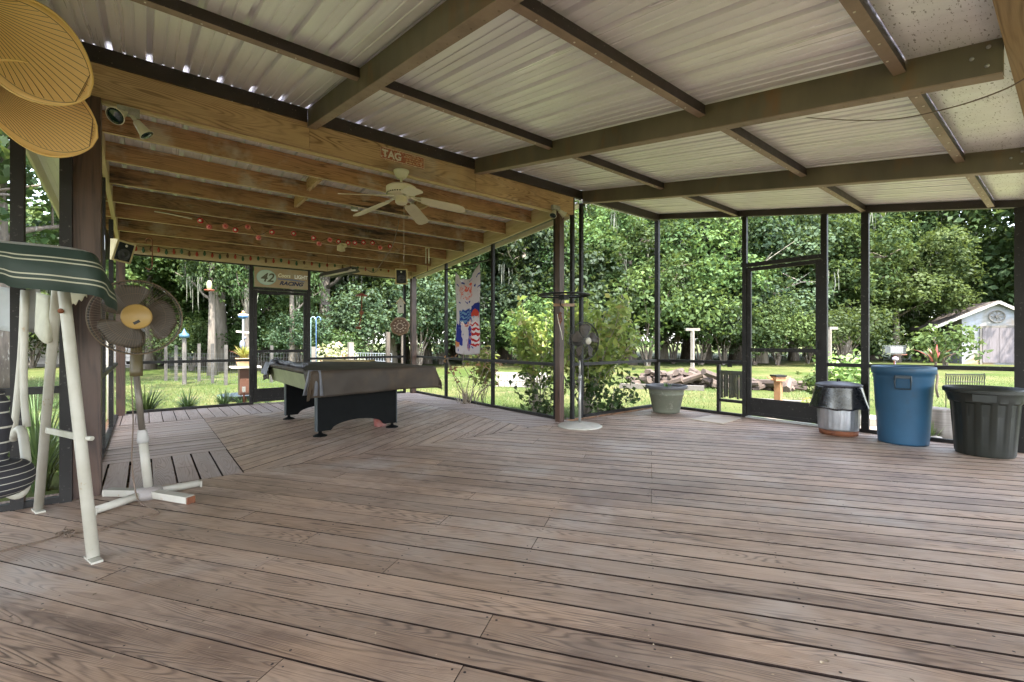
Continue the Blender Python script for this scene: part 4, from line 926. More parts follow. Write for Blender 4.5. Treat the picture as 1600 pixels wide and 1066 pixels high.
b = MB(); b.tube([c+Vector((0, 0, .05)), c+Vector((0, 0, .62))], .018, 12); b.tube([c+Vector((0, 0, .6)), c+Vector((0, 0, .66))], .023, 12); b.tube([c+Vector((0, 0, .66)), Vector((c.x, c.y, .86))], .013, 12); b.build('pole', pm('grey_pole', (.42, .41, .39), .35, .5), t, True)
P_ = fanhead(t, Vector((hc.x, hc.y, 1.10)), camdir(-58), .245, 5, 70, .045, M['polew'], M['grille'], .42, .3, .0015)
b = MB(); b.bar(Vector((c.x, c.y, .85)), Vector((hc.x, hc.y, 1.05))-camdir(-58)*.12, .035, .05); b.build('neck', M['grille'], t)
# --- big pedestal fan at the left
c = flo(232, 778); c.z = 0
t = thing('pedestal_fan', 'old grey-bladed pedestal fan on white cross feet beside the thick post', 'fan', c)
for k, (x, y) in enumerate(((147, 806), (311, 762), (297, 788), (168, 776))):
    e = flo(x, y); e.z = .028; s = c+Vector((0, 0, .032)); b = MB()
    if k in (0, 1): b.tube([s, e], [.027, .024], 10)
    else: b.bar(s+Vector((0, 0, .0)), e, .06, .045)
    o = b.build('foot', M['polew'], t, k < 2)
    b = MB(); dd_ = (e-s).normalized(); b.bar(e-dd_*.0+Vector((0, 0, -.003)), e+dd_*.014+Vector((0, 0, -.003)), .052, .044); b.build('end_cap', M['rust' if k == 2 else 'polew'], o)
b = MB(); b.lathe([(.085, .0), (.09, .03), (.075, .062), (.04, .075), (.03, .076)], c, 24); b.build('foot_hub', pm('grey_hub', (.35, .31, .29), .5), t, True)
top = atd(213, 540, 3.14); L1 = c.lerp(Vector((top.x, top.y, 0)), .45); L1.z = .40
b = MB(); b.tube([c+Vector((0, 0, .07)), L1], [.0275, .0265], 16); b.build('lower_pole', M['polew'], t, True)
b = MB(); L2 = L1+(L1-c).normalized()*.085; b.tube([L1-(L1-c).normalized()*.005, L1+(L2-L1)*.15, L2*.85+L1*.15, L2], [.033, .034, .027, .022], 16); b.build('collar', pm('grey_collar', (.5, .48, .46), .5), t, True)
L3 = Vector((top.x, top.y, .87)); b = MB(); b.tube([L2, L3], .019, 14); b.build('upper_pole', pm('worn_pole', (.20, .17, .14), .45, .2), t, True)
b = MB(); hcx = atd(213.5, 497, 3.12); b.tube([L3-Vector((0, 0, .01)), L3+Vector((0, 0, .02)), Vector((hcx.x, hcx.y, 1.16))-ray(213, 497).normalized()*(-.10)], [.036, .037, .030], 14); b.build('control_housing', pm('brown_housing', (.13, .10, .035), .45, 0, (.08, .06, .03)), t, True)
nrm = -ray(213.5, 497).normalized(); nrm.z = .02
hubm = pm('tan_hub', (.42, .27, .08), .4, 0, (.36, .22, .06))
P_ = fanhead(t, hcx, nrm, .252, 3, 84, .088*.95, hubm, M['grilletan'], .88, 3.14, .0013, gm2=M['grille'], sweep=.9)
b = MB(); x_ = nrm.cross(Vector((0, 0, 1))).normalized()
b.bar(hcx+nrm*.0915+x_*.016-Vector((0, 0, .048)), hcx+nrm*.0915-x_*.016-Vector((0, 0, .028)), .018, .002, up=nrm); b.build('badge_mark', M['black'], t)
# --- power cord across the deck
pts = [(205, 590, .87), (208, 660, .55), (206, 720, .3), (212, 770, .05), (222, 788, .02), (248, 800, 0), (240, 806, 0), (200, 815, 0), (150, 830, 0), (108, 835, 0), (95, 838, 0), (60, 848, 0), (20, 857, 0), (-30, 872, 0)]
q = []
for x, y, z in pts:
    if z > .04: q.append(atd(x, y, 3.1))
    else: q.append(flo(x, y, .006+z))
def smooth(q, n=5):
    out = []
    for i in range(len(q)-1):
        p0, p1, p2, p3 = q[max(i-1, 0)], q[i], q[i+1], q[min(i+2, len(q)-1)]
        for k in range(n):
            s = k/n; out.append(.5*((2*p1)+(p2-p0)*s+(2*p0-5*p1+4*p2-p3)*s*s+(3*p1-p0-3*p2+p3)*s**3))
    return out+[q[-1]]
M['cord'] = pm('brown_cord', (.16, .11, .075), .6, bump=0)
b = MB(); b.tube(smooth(q), .0042, 6); o = b.build('power_cord', M['cord'], None, True); tag(o, 'thin brown power cord hanging from the pedestal fan and crossing the deck', 'cord')
b = MB()
for k in range(26):
    p = flo(103+random.uniform(-9, 9), 835+random.uniform(-4, 4), .012); a = random.uniform(0, 6.28); e = Vector((math.cos(a)*.022, math.sin(a)*.022, random.uniform(-.005, .02)))
    b.tube([p-e*.7, p+Vector((0, 0, .008)), p+e], .0032, 5)
o = b.build('cord_knot', M['cord'], None); tag(o, 'tangled knot where two cords are tied on the deck', 'cord')
# --- pool table
PT = wood
u0, u1, v0, v1 = 1.42, 2.86, 5.20, 7.55; zt_, zc = .77, .525
pl = Vector(((u0+u1)/2, (v0+v1)/2, 0))
t = thing('pool_table', 'pool table with black arched legs under a brown cover', 'pool table', pl)
M['legblk'] = pm('black_laminate', (.0035, .004, .0042), .65, 0, var=.3, bump=.05, spec=.1, spots=((.03, .03, .03), 50, .7, .76))
M['oliv'] = pm('olive_apron', (.20, .21, .11), .5, 0, (.16, .17, .09), 3, bump=.05)
b = MB(); b.hexa([(u0+.05, v0+.05, zc), (u1-.05, v0+.05, zc), (u1-.05, v1-.05, zc), (u0+.05, v1-.05, zc), (u0, v0, zt_-.05), (u1, v0, zt_-.05), (u1, v1, zt_-.05), (u0, v1, zt_-.05)], (0, 1, 0), .5); b.build('apron', M['oliv'], t)
b = MB()
for lo, hi in (((u0-.01, v0-.01, zt_-.049), (u1+.01, v0+.13, zt_)), ((u0-.01, v1-.13, zt_-.049), (u1+.01, v1+.01, zt_)), ((u0-.01, v0+.131, zt_-.049), (u0+.12, v1-.131, zt_)), ((u1-.12, v0+.131, zt_-.049), (u1+.01, v1-.131, zt_))): b.b2(lo, hi, tone=.3)
b.build('rail', M['legblk'], t)
b = MB(); b.b2((u0+.12, v0+.13, zt_-.06), (u1-.12, v1-.13, zt_-.035)); b.build('slate', pm('green_cloth', (.02, .12, .05), .9), t)
la, lb = 1.54, 2.50
for vv in (5.49, 6.97):
    n_ = 18; pts = [(la, .06), (la+.15, .06)]
    for k in range(n_+1):
        s = k/n_; x = la+.15+(lb-la-.30)*s; pts.append((x, .06+.10*math.sin(math.pi*s)**.5))
    pts += [(lb-.15, .06), (lb, .06), (lb, zc+.02), (la, zc+.02)]
    cl_ = []
    for p in pts:
        if not cl_ or (abs(p[0]-cl_[-1][0])+abs(p[1]-cl_[-1][1])) > 1e-4: cl_.append(p)
    b = MB(); b.prism([(x, vv, z) for x, z in cl_], (0, .07, 0)); o = b.build('leg', M['legblk'], t)
    e = MB(); e.b2((la-.012, vv-.006, .055), (la-.001, vv+.076, zc+.015)); e.b2((lb+.001, vv-.006, .055), (lb+.012, vv+.076, zc+.015)); e.build('edge_trim', pm('slate_trim', (.04, .05, .055), .5), o)
    for x in (la+.04, lb-.04):
        f = MB(); f.lathe([(.078, 0), (.078, .008), (.045, .022), (.02, .032), (.018, .062)], (x, vv+.035, 0), 24); f.build('foot', M['legblk'], o, True)
# cover
def cover(i, j):
    bb = v0-.30+(v1-v0+.30+.20)*j
    near = max(0, min(1, (v0+.30-bb)/.12)); far = max(0, min(1, (bb-(v1-.30))/.1))
    sL = .06+.24*near+.20*far; sR = .25
    a0 = u0-sL; a1 = u1+sR; aa = a0+(a1-a0)*i
    dx = max(u0-.015-aa, aa-u1-.015, 0); sx = -1 if aa < u0 else 1
    dy = max(v0-.015-bb, bb-v1-.015, 0); sy_ = -1 if bb < v0 else 1
    x = min(max(aa, u0-.018), u1+.018); y = min(max(bb, v0-.018), v1+.018)
    drop = max(dx, dy)+.12*min(dx, dy)
    wv = mnoise.noise(Vector((aa*2.2, bb*2.2, 3))); wv2 = .016*mnoise.noise(Vector((aa*6, bb*6, 8)))
    fold = .022*math.sin((aa*9 if dy > dx else bb*9)+3*wv)*min(1, drop*5)+wv2*min(1, drop*6)
    if dx > 0: x += sx*(.01+drop*.03+fold+min(dx, dy)*.18)
    if dy > 0: y += sy_*(.01+drop*.03+fold+min(dx, dy)*.18)
    z = zt_+.008+.006*mnoise.noise(Vector((aa*3, bb*3, 0)))-drop*.97
    if dy > 0 and sy_ < 0: z += .012*math.sin(aa*3.2)
    return (x, y, z)
M['cover'] = pm('brown_vinyl_cover', (.052, .040, .031), .6, 0, (.033, .026, .021), 2.0, bump=.25, bs=7, tv=.02, spec=.25, spots=((.075, .05, .03), 1.3, .5, .7))
b = MB(); b.grid(cover, 80, 110); b.build('cover', M['cover'], t, True, solid=.003)
cg = pm('grey_folded_cloth', (.13, .13, .145), .45, 0, (.07, .07, .08), 4, bump=.4, bs=12)
for k, (pa, pb, r) in enumerate((((u0+.02, v0+.5, .80), (u0+.10, v1-.35, .805), .028), ((u0+.10, v0+.75, .808), (u0+.03, v1-.25, .81), .024), ((u0-.01, v1-.45, .79), (u0+.12, v1-.05, .80), .05))):
    b = MB(); q = [Vector(pa).lerp(Vector(pb), s/14)+Vector((.03*math.sin(s*1.1+k), 0, .008*math.sin(s*1.9+k))) for s in range(15)]
    b.tube(q, [r*(.55+.4*abs(math.sin(s*.9+k))) for s in range(15)], 10); b.build('rolled_fold', cg, t, True)
def drape(i, j):                 # grey corner flaps at the uncovered end
    a = i*math.pi*.62-.1; rr_ = .03+.035*math.sin(i*22)*j
    return (u0-.02-.05*j*math.cos(a)-rr_*.6+i*.10, v0-.02-.05*j*math.sin(a)-rr_*.5+(1-i)*.10, zt_+.012-j*.27)
b = MB(); b.grid(drape, 30, 12); b.build('corner_flap', cg, t, True, solid=.003)
b = MB(); b.grid(lambda i, j: (u0-.03-.05*j+.02*math.sin(i*12)*j, v1-.32+.34*i, zt_+.02-j*(.14+.05*math.sin(i*3.1))), 16, 10); b.build('corner_flap', cg, t, True, solid=.003)
# wooden rack left on the cover
p0, p1 = Vector((2.15, 7.35, 0)), Vector((2.62, 6.75, 0)); p0.z = p1.z = zt_+.03
b = MB(); b.bar(p0, p1, .045, .03); b.bar(p1, p1+Vector((.18, .20, 0)), .03, .025); o = b.build('cue_rack_bar', pm('ochre_wood', (.28, .20, .07), .5), None); tag(o, 'ochre wooden bar lying on the covered pool table', 'wooden bar')
c = flo(594, 666.5); c.z = 0
t = thing('bucket', 'small faded red bucket on the deck behind the pool table leg', 'bucket', c)
b = MB(); b.lathe([(.075, 0), (.078, .01), (.09, .15), (.095, .155), (.088, .155), (.075, .02), (1e-5, .02)], c, 28); b.build('body', pm('faded_red', (.20, .035, .025), .5, 0, (.28, .16, .14), 8), t, True)
b = MB(); b.tube([c+Vector((.085*math.cos(a), .09*math.sin(a), .15+.0*a)) if k in (0, 8) else c+Vector((.1*math.cos(a), .1*math.sin(a), .13)) for k, a in enumerate(np.linspace(3.5, 6.2, 9))], .003, 5); b.build('handle', M['galv'], t)
# ================================================================== garden swing with striped canopy
M['swing'] = pm('dirty_white_tube', (.50, .48, .42), .45, 0, (.38, .355, .29), 5, bump=.05, spots=((.30, .20, .10), 20, .66, .74))
def canopymat():
    m, t_, p, out = newmat('green_striped_canvas'); uv = N(t_, 'UVMap').outputs[0]; sp = N(t_, 'SeparateXYZ'); t_.links.new(uv, sp.inputs[0]); v = sp.outputs[1]
    f = None
    for cpos in (.24, .335, .66, .765):
        q = mathn(t_, 'LESS_THAN', mathn(t_, 'ABSOLUTE', mathn(t_, 'SUBTRACT', v, cpos)), .016); f = q if f is None else mathn(t_, 'MAXIMUM', f, q)
    geo = N(t_, 'NewGeometry')
    base = mixc(t_, f, mixc(t_, noisen(t_, objc(t_), 5, 4), (.010, .024, .017), (.019, .038, .029)), (.40, .39, .30))
    back = mixc(t_, f, (.42, .43, .41), (.62, .62, .60))
    x = mixc(t_, geo.outputs['Backfacing'], back, base); t_.links.new(x, p.inputs['Base Color']); p.inputs['Roughness'].default_value = .55
    bumpn(t_, noisen(t_, objc(t_), 14, 3), p, .25, .01); return m
M['canvas'] = canopymat()
f1, f2 = flo(146, 876), flo(60, 800); f1.z = f2.z = 0
mid = (f1+f2)/2; ap = atd(94, 466, (mid-O).dot(Vector((-sy, cy, 0)))-.02); apex = Vector((ap.x, ap.y, 1.50))
t = thing('garden_swing', 'garden swing with white tube legs and a green striped canopy at the left edge', 'swing', mid)
axis = (Vector((-.95, -.22, 0))).normalized()
for k, f in enumerate((f1, f2)):
    b = MB(); d = (f-apex).normalized(); side = (f1-f2).normalized()*(1 if k == 0 else -1)
    b.tube([apex+side*.02, apex.lerp(f, .08)+side*.03, f+Vector((0, 0, .012))], .0265 if k == 0 else .024, 14); o = b.build('leg', M['swing'], t, True)
    e = MB(); e.box(f+Vector((0, 0, .006)), (.13, .045, .010), rz=math.atan2(f1.y-f2.y, f1.x-f2.x)); e.build('foot_plate', M['swing'], o)
e0, e1 = apex.lerp(f1, .60), apex.lerp(f2, .60)
e0, e1 = atd(133, 686, 2.42), atd(68, 672, 2.86)
b = MB(); b.bar(e0, e1, .012, .035); b.tube([e0-ray(133, 686)*.0+Vector((.03, -.03, .0)), e0+Vector((-.02, .02, 0))], .012, 8); b.build('cross_strap', M['swing'], t)
b = MB(); bp = atd(95, 487, 2.5); b.sphere(bp, .014, 10); b.build('bolt', M['rust'], t)
b = MB(); b.tube([apex, apex+axis*1.9], .022, 10); b.build('top_tube', M['swing'], t, True)
# hanger arms of the seat
for pts, r in (((((38, 455), 2.55), ((33, 560), 2.6), ((20, 690), 2.62)), .016), ((((40, 455), 2.5), ((37, 600), 2.5), ((42, 668), 2.5)), .016), ((((22, 682), 2.5), ((30, 672), 2.48), ((36, 682), 2.46), ((42, 740), 2.4), ((38, 765), 2.4), ((28, 775), 2.38), ((14, 772), 2.36), ((-8, 762), 2.34)), .021)):
    b = MB(); b.tube(smooth([atd(*p, d) for p, d in pts], 4), r, 10); b.build('hanger_arm', M['swing'], t, True)
cush = pm('striped_cushion', (.05, .05, .06), .8, 0, bump=.2)
def cushmat():
    m, t_, p, out = newmat('dark_striped_cushion'); uv = N(t_, 'UVMap').outputs[0]; sp = N(t_, 'SeparateXYZ'); t_.links.new(uv, sp.inputs[0])
    w_ = mathn(t_, 'GREATER_THAN', mathn(t_, 'FRACT', mathn(t_, 'MULTIPLY', sp.outputs[0], 8.0)), .88)
    t_.links.new(mixc(t_, w_, (.022, .021, .026), (.4, .38, .33)), p.inputs['Base Color']); p.inputs['Roughness'].default_value = .85; bumpn(t_, noisen(t_, objc(t_), 30), p, .2); return m
cm_ = cushmat()
b = MB()
back = smooth([atd(-14, 610, 2.3), atd(-8, 640, 2.3), atd(-8, 700, 2.3), atd(-8, 728, 2.28)], 5)
b.grid(lambda i, j: back[min(int(i*15), 15)]+Vector((math.cos(j*6.283)*.055*(1+.15*math.sin(i*30))*math.sin(math.pi*min(.98, i*.94+.04))**.25, math.sin(j*6.283)*.055*math.sin(math.pi*min(.98, i*.94+.04))**.25, 0))+axis*0, 16, 20); b.build('back_cushion', cm_, t, True)
b = MB(); sc_ = atd(-30, 752, 2.25)
b.grid(lambda i, j: sc_+Vector((math.cos(j*6.283)*.19, math.sin(j*6.283)*.19, 0))*math.sin(math.pi*i)**.35+Vector((0, 0, -.085*math.cos(math.pi*i))), 16, 28); b.build('seat_cushion', cm_, t, True)
# canopy sheets
cols = [((-170, 372), (-170, 436), 1.95), ((-60, 376), (-60, 440), 2.02), ((0, 380), (0, 443), 2.10), ((30, 383), (22, 451), 2.14), ((75, 387), (75, 455), 2.2), ((112, 391), (112, 459), 2.26), ((134, 394), (136, 462), 2.30), ((147, 398), (150, 468), 2.35), ((154, 406), (162, 478), 2.42), ((157, 418), (171, 484), 2.52), ((157, 432), (173, 490), 2.62)]
Tp = smooth([atd(*a, d) for a, b2_, d in cols], 4); Bp = smooth([atd(*b2_, d) for a, b2_, d in cols], 4)
def val(i, j):
    k = i*(len(Tp)-1); a = int(min(k, len(Tp)-2)); s = k-a; tp = Tp[a].lerp(Tp[a+1], s); bp_ = Bp[a].lerp(Bp[a+1], s)
    p = tp.lerp(bp_, j); n_ = (Tp[a+1]-Tp[a]).cross(Vector((0, 0, 1))).normalized(); return p+n_*(.035*math.sin(j*2.6)+.01*math.sin(i*21)*j)
b = MB(); b.grid(val, 60, 14); o = b.build('canopy_valance', M['canvas'], t, True)
fl2 = [o_p+Vector((-.15, .62, 0)) for o_p in Tp]
b = MB(); b.grid(lambda i, j: Tp[int(i*(len(Tp)-1))].lerp(Tp[int(i*(len(Tp)-1))]+Vector((-.22, .80, .02)), j)+Vector((0, 0, .05*math.sin(j*math.pi))), len(Tp), 8); b.build('canopy_top', M['canvas'], t, True)
b = MB()
b.grid(lambda i, j: atd(-120+182*i+6*math.sin(j*3), 450+68*j+3*math.sin(i*9), 3.05+.05*math.sin(i*14)*j), 24, 8); b.build('far_valance', pm('pale_lining', (.42, .43, .42), .8, 0, (.34, .35, .35), 6, bump=.3, bs=10), t, True, solid=.002)
b = MB()
b.grid(lambda i, j: atd(57+34*i-3*j, 458+8*i+(62+14*math.sin(i*3.1))*j, 2.75-.06*math.sin(i*3.14)*(1+j)), 14, 10); b.build('hanging_lining', pm('cream_lining', (.60, .58, .46), .8, 0, (.48, .46, .36), 7, bump=.3, bs=10), t, True, solid=.002)
b = MB()
b.grid(lambda i, j: atd(98+38*i, 458+(30-24*i+3*math.sin(i*26))*j, 2.66), 18, 5); b.build('ruffled_hem', pm('cream_hem', (.62, .58, .42), .8, 0, bump=.3, bs=10), t, True, solid=.002)
# ================================================================== things hanging under the roofs
def textmesh(name, txt, size, loc, xdir, up, mat, parent, ext=.001, shear=0, align='LEFT', sx=1, bold=0):
    cu = bpy.data.curves.new(name, 'FONT'); cu.body = txt; cu.size = size; cu.extrude = ext; cu.shear = shear; cu.align_x = align; cu.offset = bold
    o = bpy.data.objects.new(name, cu); C.objects.link(o); bpy.context.view_layer.update()
    me = bpy.data.meshes.new_from_object(o.evaluated_get(bpy.context.evaluated_depsgraph_get())); bpy.data.objects.remove(o, do_unlink=True)
    x = Vector(xdir).normalized(); y = Vector(up).normalized(); z = x.cross(y)
    Mx = Matrix(((x.x*sx, y.x, z.x, loc[0]), (x.y*sx, y.y, z.y, loc[1]), (x.z*sx, y.z, z.z, loc[2]), (0, 0, 0, 1))); me.transform(Mx)
    if parent: me.transform(Matrix.Translation(-wloc(parent)))
    me.materials.clear(); me.materials.append(mat); me.name = name
    o = bpy.data.objects.new(name, me); C.objects.link(o)
    if parent: o.parent = parent
    return o
flat = lambda n, c, r=.5, **k: pm(n, c, r, 0, bump=0, var=.12, tv=0, **k)
# --- palm leaf ceiling fan
def leafblademan():
    m, t, p, out = newmat('woven_palm_leaf'); uv = N(t, 'UVMap').outputs[0]; sp = N(t, 'SeparateXYZ'); t.links.new(uv, sp.inputs[0])
    f = noisen(t, uv, 8, 4); w_ = N(t, 'TexNoise'); c = N(t, 'CombineXYZ'); t.links.new(mathn(t, 'MULTIPLY', sp.outputs[0], 4), c.inputs[0]); t.links.new(mathn(t, 'MULTIPLY', sp.outputs[1], 160), c.inputs[1]); t.links.new(c.outputs[0], w_.inputs['Vector']); w_.inputs['Scale'].default_value = 1
    x = mixc(t, w_.outputs[0], (.92, .68, .31), (.76, .52, .21)); x = mixc(t, mathn(t, 'MULTIPLY', ramp(t, f, .4, .7), .3), x, (.88, .64, .28))
    t.links.new(x, p.inputs['Base Color']); p.inputs['Roughness'].default_value = .5
    tr = N(t, 'BsdfTranslucent'); tr.inputs[0].default_value = (.85, .5, .14, 1); mx = N(t, 'MixShader'); mx.inputs[0].default_value = .42
    t.links.new(p.outputs[0], mx.inputs[1]); t.links.new(tr.outputs[0], mx.inputs[2]); t.links.new(mx.outputs[0], out.inputs[0]); return m
M['palm'] = leafblademan(); M['palmrib'] = flat('dark_palm_rib', (.17, .085, .02)); M['palmedge'] = flat('palm_edge', (.78, .50, .18))
hub = atd(-150, 52, 2.35)
t = thing('palm_leaf_fan', 'ceiling fan with large tan woven palm leaf blades at the top left corner', 'ceiling fan', hub)
b = MB(); b.lathe([(1e-5, -.09), (.07, -.085), (.10, -.04), (.10, .05), (.05, .09), (.016, .10), (.016, zr(hub.y)-hub.z)], hub, 28); b.build('motor', M['palmedge'], t, True)
def palmblade(tip, root, halfw, nrm, nm=0):
    ax = (tip-root); L = ax.length; ax.normalize(); n_ = (nrm-ax*nrm.dot(ax)).normalized(); sd_ = ax.cross(n_)
    def P(s, w_): return root+ax*(L*s)+sd_*w_+n_*(-.05*math.sin(math.pi*s)+.25*w_*w_/max(halfw, .01))
    def W(s): return halfw*(math.sin(math.pi*min(1, s)**1.2)**.56 if 0 < s < 1 else 0)
    b = MB(); b.grid(lambda i, j: P(i, (2*j-1)*W(i)), 40, 17); o = b.build('blade', M['palm'], t, True, solid=.004)
    e = MB(); pts = [P(k/40, W(k/40)) for k in range(41)]+[P(1-k/40, -W(1-k/40)) for k in range(1, 41)]
    e.tube(pts, .0055, 6, caps=False)
    e.build('rim', M['palmedge'], o)
    e = MB(); pts = [P(.03+.93*k/40, .86*W(.03+.93*k/40)) for k in range(41)]+[P(.96-.93*k/40, -.86*W(.96-.93*k/40)) for k in range(1, 41)]
    e.tube([q-n_*.003 for q in pts], .0016, 4, caps=False)
    e.tube([q+n_*.003 for q in pts], .0016, 4, caps=False)
    for k in range(55):
        th = R(-64+128*k/54); q = []
        for m_ in range(2, 60):
            rr_ = L*m_/58; s, w_ = rr_*math.cos(th)/L, rr_*math.sin(th)*1.0
            if 0 < s < .97 and abs(w_) < .85*W(s): q.append(P(s, w_))
        if len(q) > 3:
            e.tube([x-n_*.0035 for x in q], .0012, 4, caps=False); e.tube([x+n_*.0035 for x in q], .0012, 4, caps=False)
    e.build('ribs', M['palmrib'], o)
    a = MB(); a.bar(hub, root+ax*.12, .035, .008); a.build('blade_arm', M['palmedge'], t)
vd = -ray(60, 120).normalized()
palmblade(atd(139, 150, 2.30), atd(-70, -10, 2.34), .225, (vd+Vector((0, 0, -.15))).normalized())
palmblade(atd(152, 216, 2.62), atd(-60, 118, 2.34), .24, (vd+Vector((0, 0, -.5))).normalized())
for a in (70, 140): 
    d = camdir(a+60); palmblade(hub+d*.75+Vector((0, 0, -.08)), hub+d*.16, .2, Vector((0, 0, -1)))
# --- white five-blade ceiling fan
cf = Vector((1.886*H, 4.06*H, 2.61*H)); cf = atd(627, 268, 4.33*H); cf.z = zb0
t = thing('ceiling_fan', 'cream five-blade ceiling fan hanging from the timber header beam', 'ceiling fan', cf)
hz = H+(534-303)/715*4.33*H
b = MB(); b.lathe([(.079, cf.z), (.079, cf.z-.012), (.070, cf.z-.035), (.045, cf.z-.075), (.02, cf.z-.083), (1e-5, cf.z-.084)], (cf.x, cf.y, 0), 28); b.build('canopy', M['white'], t, True)
b = MB(); b.tube([(cf.x, cf.y, cf.z-.08), (cf.x, cf.y, hz+.08)], .012, 10); b.build('downrod', M['white'], t)
b = MB(); b.lathe([(.04, hz+.085), (.12, hz+.075), (.155, hz+.055), (.155, hz+.0), (.14, hz-.02), (.10, hz-.035), (.06, hz-.04), (.055, hz-.05), (.062, hz-.06), (.062, hz-.10), (.045, hz-.115), (1e-5, hz-.118)], (cf.x, cf.y, 0), 36); b.build('motor_housing', M['fanwhite'], t, 'auto')
b = MB()
for k in range(36):
    a = k*6.283/36; b.box((cf.x+.146*math.cos(a), cf.y+.146*math.sin(a), hz-.008), (.006, .012, .02), rz=a, tone=.1)
b.build('vents', M['black'], t)
for k in range(5):
    d = camdir(8+72*k); s = Vector((-d.y, d.x, 0)); r0, r1 = .10, .66; up = Vector((0, 0, 1)); z0, z1 = hz-.045, hz-.15
    o2c = Vector((cf.x, cf.y, 0)); f = lambda r, w_: o2c+d*r+s*w_+up*(z0+(z1-z0)*(r-r0)/(r1-r0)-w_*.26)
    b = MB(); out = [(.20, -.05), (.24, -.062), (.58, -.072), (.635, -.060), (.66, -.03), (.66, .03), (.635, .060), (.58, .072), (.24, .062), (.20, .05)]
    b.prism([f(*p) for p in out], (0, 0, -.006), tone=random.random()); o = b.build('blade', M['fanwhite'], t)
    b = MB(); b.tube([f(.09, 0), f(.13, .018), f(.19, .03), f(.23, .0), f(.19, -.03), f(.13, -.018), f(.09, 0)], .007, 6); b.build('blade_iron', M['white'], o)
b = MB(); b.tube([(cf.x+.03, cf.y, hz-.11), (cf.x+.03, cf.y, hz-.75)], .0011, 4); b.build('pull_chain', M['white'], t)
# --- twin flood lights
def flood(label, loc, heads, cat='flood light'):
    t = thing('flood_light', label, cat, loc); L = Vector(loc)
    b = MB(); b.box(L, (.13, .05, .055)); b.build('junction_box', M['galvbox'], t)
    for (d, ln, sp) in heads:
        d = Vector(d).normalized(); x = d.cross(Vector((0, 0, 1))).normalized(); y = x.cross(d); Mx = Matrix((x, y, d)).transposed()
        b = MB(); b.tube([L, L+d*ln*.45], .013, 8); b.lathe([(.02, ln*.4), (.026, ln*.45), (.03, ln*.6), (sp*.8, ln*.9), (sp, ln), (sp*.94, ln*1.005)], L, 24, Mx); o = b.build('lamp_head', M['white'], t, True)
        b = MB(); b.lathe([(sp*.90, ln*1.006), (sp*.6, ln*1.03), (1e-5, ln*1.04)], L, 24, Mx); b.build('lens', M['lens'], o, True)
    return t
M['galvbox'] = pm('worn_white_box', (.42, .41, .38), .6, .2, (.22, .2, .18), 20)
M['lens'] = pm('dark_glass_lens', (.012, .03, .025), .08, 0, bump=0)
L = atv(201, 176, VM-.07)
flood('cream twin flood light with a dark round lens near the palm leaf fan', L, [(tuple((-ray(185, 200).normalized()+Vector((-.55, .25, -.3)))), .15, .062), ((.55, -.15, -.80), .19, .05)])
L = atv(868, 326, VM-.06)
flood('rusty twin flood light above the slim timber post', L, [((-.5, -.2, -.8), .15, .05), ((.75, -.3, -.55), .16, .05)])
# --- speakers
def speaker(label, loc, face, w_, h_, dpt, up=(0, 0, 1)):
    t = thing('speaker', label, 'speaker', loc); f = Vector(face).normalized(); x = f.cross(Vector(up)).normalized(); y = x.cross(f); L = Vector(loc)
    P = lambda a, b2_, c_: L+x*a+y*b2_+f*c_
    def slab(B, w1, h1, w2, h2, c0, c1): B.hexa([P(-w1, -h1, c0), P(w1, -h1, c0), P(w2, -h2, c1), P(-w2, -h2, c1), P(-w1, h1, c0), P(w1, h1, c0), P(w2, h2, c1), P(-w2, h2, c1)], tuple(y), .5)
    b = MB(); slab(b, w_*.36, h_*.42, w_*.5, h_*.5, -dpt, -.03); slab(b, w_*.5, h_*.5, w_*.49, h_*.49, -.03, 0); b.build('cabinet', M['cream'], t)
    b = MB(); slab(b, w_*.385, h_*.42, w_*.375, h_*.41, .0005, .008); b.build('front_grille', M['black'], t)
    Mx = Matrix((x, y, f)).transposed()
    b = MB(); b.lathe([(w_*.31, .0085), (w_*.31, .013), (w_*.27, .014), (w_*.24, .010), (w_*.10, .0085), (w_*.09, .013), (1e-5, .016)], P(0, -h_*.12, 0), 28, Mx); b.build('woofer', pm('speaker_cone', (.035, .035, .037), .45, bump=0), t, True)
    b = MB(); b.lathe([(w_*.07, .0085), (w_*.06, .012), (1e-5, .014)], P(0, h_*.30, 0), 16, Mx); b.build('tweeter', M['white'], t, True)
    b = MB(); b.bar(P(0, 0, -dpt), P(0, 0, -dpt-.07), .03, .05); b.build('bracket', M['black'], t)
    return t
M['cream'] = pm('yellowed_cream_plastic', (.62, .50, .27), .45, 0, var=.12, bump=.03)
lt = lambda px, py, d: atd(px, py, d)
L = atd(194, 395, 5.6); speaker('yellowed cream speaker hung under the joists beside the black box at the left', L, (.62, -.80, -.28), .23, .26, .16, up=(.12, 0, 1))
L = atd(627, 433.5, 8.55*H-.3); speaker('cream speaker on top of the peeling timber post at the far right corner', L, (-ray(627, 434).normalized()+Vector((-.1, 0, -.05))), .24, .31, .16)
# black tilted box (flat screen seen from the side)
t = thing('wall_television', 'thin black flat television tilted on the far side of the thick timber post', 'television', atd(163, 380, 4.6))
p0, p1 = atd(156, 352, 4.9), atd(170, 402, 4.55)
b = MB(); q = [atd(153.5, 347, 4.55), atd(164, 351, 4.9), atd(172.5, 376, 4.95), atd(171.5, 407, 4.95), atd(161, 407, 4.6), atd(153.5, 383, 4.5)]; b.prism(q, (-.10, .02, -.01)); b.build('screen_case', M['black'], t)
b = MB(); b.bar(atd(158, 385, 4.8), atd(150, 392, 4.8), .03, .03); b.tube([atd(163, 352, 4.52), atd(164, 380, 4.5), atd(163.5, 407, 4.52)], .003, 5); b.build('bracket', M['galv'], t)
